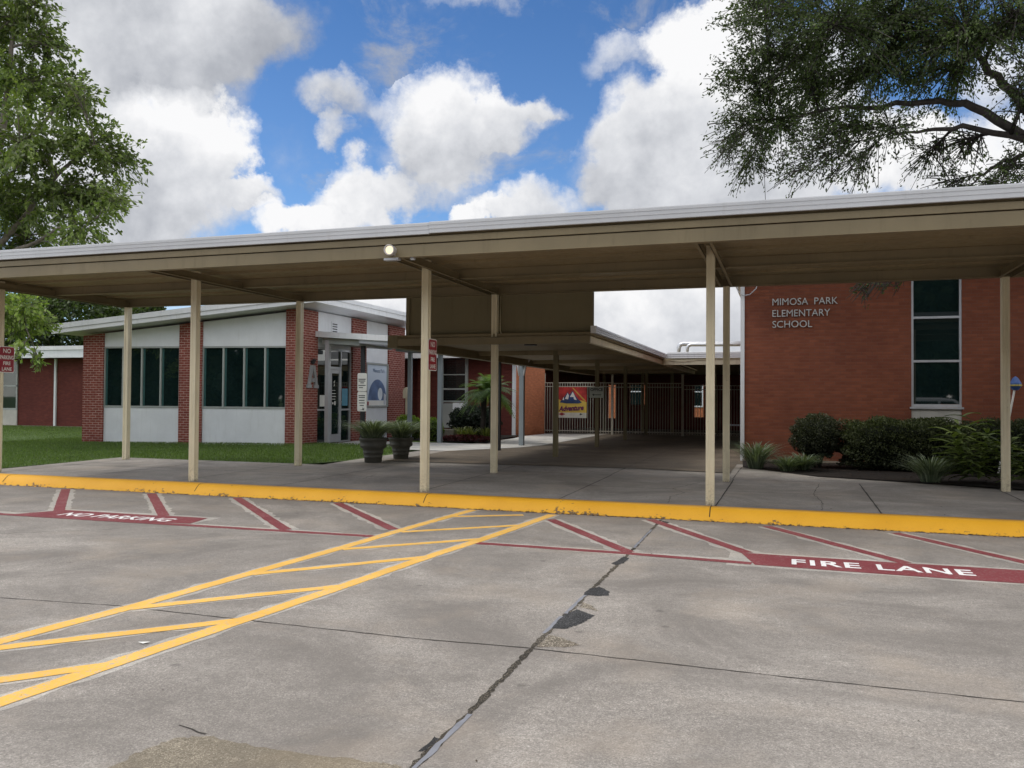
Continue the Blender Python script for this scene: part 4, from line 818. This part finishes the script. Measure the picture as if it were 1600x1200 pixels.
# ------------------------------------------------------------------ fence, gates, banner, office sign
def fence(name,label,cat,x0,x1,y,z0,z1,group=None,posts=(),z2=None):
    f=thing(name,label,cat,((x0+x1)/2,y,0),group)
    r_=MB(); 
    for z in (z0+.06,z1-.17,z1-.03): r_.box(x0,y-.014,z,x1,y+.014,z+.03)
    part('rail',r_,FEN,f)
    p_=MB(); n_=int((x1-x0)/.095)
    for i in range(1,n_): 
        x=x0+(x1-x0)*i/n_; p_.box(x-.009,y-.024,z0,x+.009,y-.0145,z1-.002)
    part('pickets',p_,FEN,f)
    for x in posts: part('post',MB().box(x-.04,y-.04,0.0,x+.04,y+.04,z2 or z1+.05),FEN,f)
    return f
FEN=paint('cream_fence_paint',(.50,.47,.39),.5,.06,3,.25,(.25,.2,.15))
fence('picket_fence','cream steel picket fence section holding the red banner','fence',-8.76,-6.2,30.6,.10,2.0,posts=(-8.80,),z2=2.35)
fence('picket_gate','left leaf of the cream picket gates','gate',-6.12,-4.98,30.6,.10,1.98,posts=(-6.16,),z2=2.3)
fence('picket_gate','right leaf of the cream picket gates','gate',-4.86,-3.62,30.6,.10,1.98,posts=(-3.58,),z2=2.3)
fence('picket_fence','cream steel picket fence section ending at the brick school wing','fence',-3.52,-.6,30.6,.10,1.9,posts=())
bn=thing('banner','red and yellow advertising banner with white peaks tied to the fence','banner',(-7.7,30.55,1.2))
bx0,bx1,bz0,bz1=-8.24,-7.13,.66,1.82; by=30.56
def bpoly(pts,dy): return MB().poly([(bx0+(bx1-bx0)*a,by-dy,bz0+(bz1-bz0)*b) for a,b in pts])
part('cloth',MB().box(bx0,by-.004,bz0,bx1,by,bz1),paint('banner_yellow',(.72,.52,.09),.6,.1,2,.1),bn)
part('artwork',bpoly([(0,.62),(.12,.56),(.3,.6),(.6,.54),(.8,.58),(1,.52),(1,1),(0,1)],.008),paint('banner_red',(.52,.035,.03),.6,.35,3,.1,(.6,.12,.02)),bn)
part('artwork',bpoly([(.50,.97),(.53,.99),(.98,.56),(.92,.54)],.010),paint('banner_gold',(.55,.30,.05),.6),bn)
part('artwork',bpoly([(.06,.50),(.2,.66),(.34,.84),(.4,.76),(.52,.88),(.62,.72),(.72,.6),(.84,.50),(.7,.47),(.3,.47)],.012),paint('banner_navy',(.03,.06,.15),.6),bn)
part('artwork',bpoly([(.16,.58),(.2,.68),(.22,.58)],.016),M['signwhite'],bn); part('artwork',bpoly([(.25,.62),(.34,.81),(.39,.72),(.36,.6)],.016),M['signwhite'],bn); part('artwork',bpoly([(.42,.68),(.52,.85),(.6,.7),(.66,.58),(.58,.6),(.46,.66)],.016),M['signwhite'],bn)
part('artwork',bpoly([(.36,.58),(.38,.68),(.55,.68),(.57,.56),(.47,.53)],.020),paint('banner_blue',(.02,.06,.2),.6),bn)
part('artwork',bpoly([(.0,.0),(1,.0),(1,.17),(0,.17)],.008),paint('banner_pale',(.70,.68,.58),.6),bn)
part('artwork',bpoly([(.02,.12),(.14,.17),(.27,.12),(.14,.07)],.012),M['signred'],bn); part('artwork',bpoly([(.76,.11),(.78,.155),(.87,.125),(.78,.09)],.012),M['inkdark'],bn)
part('lettering',text_mb('Adventure',.26,basis((bx0+.05,by-.016,bz0+.25),(1,.0,.06),(0,0,1)),.84,shear=.25,offset=.012),paint('banner_script',(.16,.02,.09),.6),bn)
osn=thing('office_sign','grey green OFFICE sign with a left arrow on a canopy post','sign',(-4.93,22.32,1.55))
part('sign_plate',MB().box(-5.13,22.325,1.40,-4.73,22.34,1.70),M['officesign'],osn)
part('lettering',text_mb('OFFICE',.115,basis((-4.93,22.322,1.585),(1,0,0),(0,0,1)),.95,align='CENTER',offset=.004),M['inkdark'],osn)
part('arrow',MB().poly([(-5.06,22.322,1.48),(-5.0,22.322,1.515),(-5.0,22.322,1.49),(-4.8,22.322,1.49),(-4.8,22.322,1.47),(-5.0,22.322,1.47),(-5.0,22.322,1.445)]),M['inkdark'],osn)
# no parking signs on the right-hand faces of two posts
def noparking(x,label):
    s=thing('no_parking_sign',label,'sign',(x,11.07,1.97),'red no parking signs')
    y0,y1,z0,z1=10.925,11.23,1.74,2.20
    def rr_(d,c_=.03): return [(y0+d+c_,z0+d),(y1-d-c_,z0+d),(y1-d-c_*.3,z0+d+c_*.3),(y1-d,z0+d+c_),(y1-d,z1-d-c_),(y1-d-c_*.3,z1-d-c_*.3),(y1-d-c_,z1-d),(y0+d+c_,z1-d),(y0+d+c_*.3,z1-d-c_*.3),(y0+d,z1-d-c_),(y0+d,z0+d+c_),(y0+d+c_*.3,z0+d+c_*.3)]
    part('sign_plate',MB().profile(rr_(0),'x',x,x+.004),M['signwhite'],s)
    part('sign_face',MB().profile(rr_(.012),'x',x+.0042,x+.0062),M['signred'],s)
    tm=MB()
    for txt,z,sz,sx in (('NO',2.085,.105,.95),('PARKING',1.975,.095,.68),('FIRE',1.875,.085,.95),('LANE',1.775,.085,.95)):
        addmb(tm,text_mb(txt,sz,basis((x+.0075,(y0+y1)/2,z),(0,1,0),(0,0,1)),sx,align='CENTER',offset=.002))
    part('lettering',tm,M['signwhite'],s)
noparking(-13.0,'red NO PARKING FIRE LANE sign on the leftmost cream post')
noparking(-4.875,'red NO PARKING FIRE LANE sign on the cream post below the spotlight')

# ------------------------------------------------------------------ planters and plants
def blades(mb_list, c, n_, h, spread, w, lean=.9, seg=4):
    vs,fs,cl=mb_list
    for i in range(n_):
        a=random.uniform(0,6.283); r0=random.uniform(0,.25)*spread; L=h*random.uniform(.6,1.15); out=spread*random.uniform(.25,1.1)
        dx,dy=math.cos(a),math.sin(a); px_,py_=-dy,dx; b=len(vs); c1=random.uniform(.7,1.3)
        for k_ in range(seg+1):
            t=k_/seg; rad=r0+out*t**1.5; z=L*(t*1.5-.75*lean*t*t); ww=w*(1-t)**.45*(.6+.8*t if t<.4 else 1)+.001
            x=c[0]+dx*rad; y=c[1]+dy*rad
            vs += [(x+px_*ww/2,y+py_*ww/2,c[2]+z),(x-px_*ww/2,y-py_*ww/2,c[2]+z)]; cl += [c1,c1]
        fs += [(b+2*k_,b+2*k_+1,b+2*k_+3,b+2*k_+2) for k_ in range(seg)]
def blade_obj(name,bl,base,ca,cb,m,parent_loc):
    vs,fs,cl=bl; me=bpy.data.meshes.new(name); me.from_pydata([(x-parent_loc[0],y-parent_loc[1],z-parent_loc[2]) for x,y,z in vs],[],fs)
    at=me.color_attributes.new('Col','FLOAT_COLOR','POINT'); cl=np.array(cl)[:,None]; t=(cl-.7)/.6
    c=(np.asarray(ca)*(1-t)+np.asarray(cb)*t); full=np.ones((len(vs),4)); full[:,:3]=c; at.data.foreach_set('color',full.reshape(-1).astype(np.float32))
    me.materials.append(m); o=bpy.data.objects.new(name,me); col.objects.link(o); return o
def grass_clump(name,label,c,n_,h,spread,w,ca,cb,group,cat='plant',m='leafdull'):
    bl=([],[],[]); blades(bl,c,n_,h,spread,w); o=blade_obj(name,bl,c,ca,cb,M[m],c); o.location=c; o['label']=label; o['category']=cat
    if group: o['group']=group
    return o
prof=[(.165,0),(.172,.01),(.18,.10),(.192,.105),(.192,.115),(.185,.12),(.196,.19),(.208,.195),(.208,.205),(.20,.21),(.212,.275),(.255,.30),(.268,.33),(.268,.36),(.262,.365),(.272,.44),(.285,.45),(.29,.475),(.285,.50),(.255,.50),(.25,.45),(0,.44)]
for (x,y,z,s,lab,lab2) in ((-7.95,15.15,.042,1.0,'front of the two round dark ribbed planters, nearer the kerb','spiky grey green plant in the front planter'),(-7.84,16.2,.047,.92,'rear of the two round dark ribbed planters, beside the sidewalk','spiky grey green plant in the rear planter')):
    pt=thing('planter_pot',lab,'planter',(x,y,z),'round dark planters')
    part('pot',MB().lathe([(r*s,h*s) for r,h in prof],(x,y,z),32),M['pot'],pt,smooth=True)
    part('soil',MB().lathe([(0,.455*s),(.25*s,.455*s),(.25*s,.46*s),(0,.465*s)],(x,y,z),20),M['soil'],pt)
    grass_clump('liriope',lab2,(x,y,z+.455*s),520,.44,.78*s,.019,(.060,.085,.045),(.22,.26,.17),'plants in the planters')
struct('mulch_bed',MB().poly([(x,y,.058) for x,y in [(-.80,16.72),(-.3,16.12),(.5,15.25),(1.7,14.82),(2.6,14.46),(3.3,14.12),(5,13.95),(14,13.9),(14,18.62),(-.9,18.62)]]),M['mulch'])
struct('left_bed',MB().poly([(x,y,.075) for x,y in [(-12.2,23.0),(-9.5,22.75),(-8.3,22.9),(-8.6,24.2),(-8.9,28),(-12.2,28)]]),M['mulch'])
mf=flakes(1500,lambda:random.uniform(-.6,5),lambda:random.uniform(14.3,18.4),.062,.012,.035)
mf2=MB()
for f in mf.f:
    q=[mf.v[i] for i in f]; x,y=q[0][:2]
    if y>16.8-.95*(x+.8) if x<1 else y>15.2-.45*(x-1): mf2.add(q,[(0,1,2,3)])
solo('bark_mulch',mf2,plain('mulch_chip',(.030,.018,.012),.95),'dark bark mulch scattered under the hedge','mulch',kind='stuff')
def shrub(name,label,c,rx,ry,rz,n_,L,W,ca,cb,stem=True,cat='shrub',box=False,group=None,leafm='leafdull',core=True):
    t=thing(name,label,cat,(c[0],c[1],.05),group)
    u=rng.normal(size=(n_,3)); u/=np.linalg.norm(u,axis=1,keepdims=True)
    if box: u/=(np.abs(u)**5).sum(1,keepdims=True)**.2
    lump=1+.10*np.sin(u[:,:1]*7+1)*np.cos(u[:,1:2]*6)+.07*np.sin(u[:,2:]*11+u[:,:1]*9)
    rad=rng.uniform(.78,1.05,(n_,1))*lump
    P=u*rad*np.array([rx,ry,rz])+np.array(c); D=u+rng.normal(0,.7,(n_,3)); ok=P[:,2]>.10; P,D,uu=P[ok],D[ok],u[ok]
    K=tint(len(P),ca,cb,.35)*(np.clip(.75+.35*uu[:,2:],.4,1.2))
    o=leaf_cloud('foliage',P,D,L,W,K,M[leafm],(c[0],c[1],.05)); o.parent=t; ROOT[o.name]=(c[0],c[1],.05)
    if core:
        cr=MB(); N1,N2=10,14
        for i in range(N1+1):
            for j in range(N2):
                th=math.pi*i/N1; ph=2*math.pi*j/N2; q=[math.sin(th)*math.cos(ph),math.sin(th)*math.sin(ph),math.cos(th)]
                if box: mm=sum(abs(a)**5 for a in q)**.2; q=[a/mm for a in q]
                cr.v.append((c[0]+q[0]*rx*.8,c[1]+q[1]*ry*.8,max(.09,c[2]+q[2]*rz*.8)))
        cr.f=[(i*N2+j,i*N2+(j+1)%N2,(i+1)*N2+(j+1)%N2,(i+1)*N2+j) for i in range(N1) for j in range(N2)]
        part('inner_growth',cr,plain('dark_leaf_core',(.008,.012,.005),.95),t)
    if stem:
        st=MB()
        for k_ in range(7):
            a=random.uniform(0,6.3); st.tube([(c[0]+.06*math.cos(a),c[1]+.05*math.sin(a),.04),(c[0]+.15*rx*math.cos(a)*2,c[1]+.1*math.sin(a),c[2]-rz*.5),(c[0]+.5*rx*math.cos(a),c[1]+.5*ry*math.sin(a),c[2])],[.02,.016,.01],6)
        part('stem',st,M['barkdark'],t)
    return t
HG=((.030,.036,.018),(.085,.095,.05))
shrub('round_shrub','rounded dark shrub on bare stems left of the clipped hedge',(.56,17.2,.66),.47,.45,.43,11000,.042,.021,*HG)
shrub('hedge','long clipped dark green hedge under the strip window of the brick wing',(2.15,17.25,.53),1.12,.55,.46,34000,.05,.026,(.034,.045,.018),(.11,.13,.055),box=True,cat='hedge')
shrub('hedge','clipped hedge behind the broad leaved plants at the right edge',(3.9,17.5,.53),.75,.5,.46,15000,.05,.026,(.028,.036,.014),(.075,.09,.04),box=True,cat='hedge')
LIR=((.055,.080,.042),(.21,.25,.17))
for c,lab,n_,h,s in (((-.55,16.55,.06),'tall spiky lily turf clump at the corner of the brick wing',300,.55,.40),((.02,16.15,.06),'low lily turf clump left of the round shrub, nearest the walk',240,.30,.36),((.30,16.45,.06),'low lily turf clump in front of the round shrub stems',240,.34,.36),((2.2,14.82,.06),'pale spiky lily turf clump in front of the middle of the hedge',300,.46,.42)):
    grass_clump('liriope',lab,c,n_,h*1.0,s*1.5,.019,*LIR,'lily turf clumps in the mulch bed')
# ginger-like broad leaves at the right
def ginger(label,c,n_,h):
    vs,fs,cl=[],[],[]
    for s in range(n_):
        a=random.uniform(0,6.283); ln=random.uniform(.15,.5); H_=h*random.uniform(.6,1.1); top_=Vector((c[0]+math.cos(a)*ln,c[1]+math.sin(a)*ln,c[2]+H_)); b0=Vector((c[0]+math.cos(a)*.08,c[1]+math.sin(a)*.08,c[2]))
        for k_ in range(11):
            t=.15+.85*k_/10; p=b0.lerp(top_,t); side=1 if k_%2 else -1; d=Vector((math.cos(a+side*1.25),math.sin(a+side*1.25),.25+.3*t)).normalized(); L=random.uniform(.32,.50); w=.042*random.uniform(.8,1.3); q=d.cross(Vector((0,0,1))).normalized()
            b=len(vs); c1=random.uniform(.7,1.3)
            for j in range(6):
                u=j/5; r_=p+d*L*u+Vector((0,0,-.16*u*u)); ww=w*math.sin(math.pi*(.12+.88*u))**.8
                vs += [tuple(r_+q*ww+Vector((0,0,.012))),tuple(r_),tuple(r_-q*ww+Vector((0,0,.012)))]; cl += [c1]*3
            for j in range(5): fs += [(b+3*j,b+3*j+1,b+3*j+4,b+3*j+3),(b+3*j+1,b+3*j+2,b+3*j+5,b+3*j+4)]
    o=blade_obj('ginger_plant',(vs,fs,cl),c,(.04,.065,.016),(.17,.22,.06),M['leafdull'],c); o.location=c; o['label']=label; o['category']='plant'; o['group']='broad leaved plants at the right'
ginger('broad leaved arching plant left of the rightmost rear post',(2.85,14.95,.06),13,.95)
ginger('broad leaved arching plant right of the rightmost rear post',(3.5,14.75,.06),12,.8)
# left bed plants
LM=((.10,.16,.02),(.26,.36,.06))
shrub('lime_shrub','low lime green shrub left of the blue grey posts',(-11.1,23.4,.42),.42,.4,.42,2600,.07,.045,*LM,stem=False,leafm='leaf')
shrub('lime_shrub','low lime green shrub right behind the cream post with the sign',(-10.3,23.3,.38),.40,.4,.38,2600,.07,.045,*LM,stem=False,leafm='leaf')
shrub('dark_shrub','dark spreading shrub below the window of the brick wing',(-9.9,26,.62),.85,.6,.5,3500,.10,.06,(.012,.02,.014),(.03,.045,.03),stem=False)
for c,lab in (((-9.35,23.5,.08),'yellow green grassy clump left of the palm trunk'),((-8.95,23.2,.08),'yellow green grassy clump in front of the palm trunk'),((-8.6,23.55,.08),'yellow green grassy clump right beside the palm trunk')):
    grass_clump('day_lily',lab,c,110,.48,.42,.022,(.10,.13,.03),(.28,.30,.09),'grassy clumps at the palm',m='leaf')
shrub('red_groundcover','low dark red leafy ground cover along the sidewalk edge',(-9.0,22.95,.16),.75,.18,.12,1200,.08,.05,(.06,.012,.014),(.13,.03,.03),stem=False,core=False,kind=None) if False else shrub('red_groundcover','low dark red leafy ground cover along the sidewalk edge',(-9.0,22.98,.16),.75,.18,.12,1200,.08,.05,(.06,.012,.014),(.13,.03,.03),stem=False,core=False)
solo('edging_stone',MB().box(-10.15,23.35,.05,-9.55,23.6,.42),M['concretebase'],'low pale stone block behind the blue grey post','stone',(-9.9,23.5,.05),bevel=.02)
# palm
pl=thing('palm_tree','small feathery palm with two dark trunks in the planting bed','palm',(-8.72,23.7,.05))
for dx,h in ((0,1.58),(.26,1.4)): part('trunk',MB().tube([(-8.72+dx,23.7,.03),(-8.74+dx,23.72,.5),(-8.71+dx,23.7,h)],[.10,.085,.095],10),M['barkdark'],pl,smooth=True)
vs,fs,cl=[],[],[]
for f in range(64):
    a=f*2.39996; el=random.uniform(-.15,1.25); L=random.uniform(.85,1.2); o0=Vector((-8.66+random.choice([0,.16]),23.7,1.56)); d=Vector((math.cos(a)*math.cos(el),math.sin(a)*math.cos(el),math.sin(el)))
    P=[o0+d*L*t+Vector((0,0,-.62*L*t*t*(1.1-.3*el))) for t in [i/12 for i in range(13)]]
    for i in range(2,13):
        tg=(P[i]-P[i-1]).normalized(); sd=tg.cross(Vector((0,0,1)))
        if sd.length<1e-3: sd=Vector((1,0,0))
        sd.normalize()
        for s in (-1,1):
            for sub in (0,.5):
                p=P[i-1].lerp(P[i],sub); ll=.30*math.sin(math.pi*(.15+.8*i/12))*random.uniform(.8,1.15); e=p+(sd*s*.8+tg*.7+Vector((0,0,-.25))).normalized()*ll; q=tg.cross(sd)*.004+tg*.016
                b=len(vs); c1=random.uniform(.7,1.3); vs += [tuple(p-q),tuple(p+q),tuple(e)]; cl += [c1]*3; fs.append((b,b+1,b+2))
o=blade_obj('fronds',(vs,fs,cl),(0,0,0),(.06,.11,.04),(.20,.29,.12),M['leaf'],(-8.72,23.7,.05)); o.parent=pl
# garden stakes
def stake(label,p0,p1):
    t=thing('garden_stake',label,'garden stake',p0,'white garden stakes with blue tops')
    part('pole',MB().tube([p0,p1],.018,8),M['signwhite'],t)
    x,y,z=p1; part('head',MB().lathe([(.0,-.10),(.05,-.09),(.10,-.02),(.10,.03),(.085,.05),(.05,.12),(0,.16)],p1,10),paint('blue_glaze',(.07,.14,.38),.35),t)
    part('band',MB().lathe([(.0,.0),(.106,.0),(.106,.028),(0,.028)],(x,y,z-.02),10),paint('yellow_glaze',(.5,.42,.08),.4),t)
stake('white stake with a blue top in the bed left of the palm',(-11.55,25.2,.05),(-11.35,25.2,1.98))
stake('leaning white stake with a blue and yellow top at the right edge',(3.62,17.0,.05),(3.9,17.0,1.66))
bh=thing('birdhouse_post','pale wooden post with a small rounded box on top','birdhouse',(-11.9,25.0,.05)); part('pole',MB().box(-11.94,24.97,.05,-11.87,25.03,1.35),M['cream'],bh); part('box',MB().profile([(-12.0,1.35),(-11.8,1.35),(-11.8,1.6),(-11.84,1.68),(-11.9,1.71),(-11.96,1.68),(-12.0,1.6)],'y',24.9,25.06),M['cream'],bh)
bw=thing('bench','pale slatted bench in the dark passage beside the brick wing','bench',(-1.2,25,.05)); part('seat',MB().box(-1.75,24.8,.62,-.7,25.2,.66),M['alu'],bw)
for x in (-1.6,-.85): part('leg',MB().box(x-.03,24.85,.06,x+.03,25.15,.62),M['alu'],bw)

# ------------------------------------------------------------------ the white sport utility car parked behind the viewer, mirrored in the strip window
sv=thing('parked_car','white sport utility car mirrored in the lowest pane of the strip window','car',(6.6,-4.6,-.15))
def side(pts,y0,y1): return MB().profile([(x,z-.15) for x,z in pts],'y',y0,y1)
part('body',side([(4.3,.35),(8.9,.35),(9.0,.6),(8.9,.95),(7.9,1.02),(4.25,1.0),(4.2,.6)],-5.5,-3.7),paint('white_car_paint',(.75,.76,.77),.2,.02,2,.03),sv,bevel=.06)
part('roof',side([(4.4,1.0),(7.9,1.0),(7.1,1.62),(6.6,1.70),(4.9,1.70),(4.5,1.6)],-5.4,-3.8),bpy.data.materials['white_car_paint'],sv,bevel=.06)
for x0,x1,t0,t1 in ((4.6,5.35,4.68,5.35),(5.45,6.4,5.45,6.4),(6.5,7.65,6.5,7.0)): part('window',MB().hexa([(x0,-3.795,.90),(x1,-3.795,.90),(x1,-3.78,.90),(x0,-3.78,.90)],[(t0,-3.795,1.40),(t1,-3.795,1.40),(t1,-3.78,1.40),(t0,-3.78,1.40)]),M['glass'],sv)
for x in (5.15,7.95):
    for y in (-3.78,-5.42): part('wheel',MB().lathe([(0,-.11),(.30,-.11),(.35,-.07),(.35,.07),(.30,.11),(0,.11)],(x,y,.20),20,(0,1,0)),M['darkmetal'],sv,smooth=True)
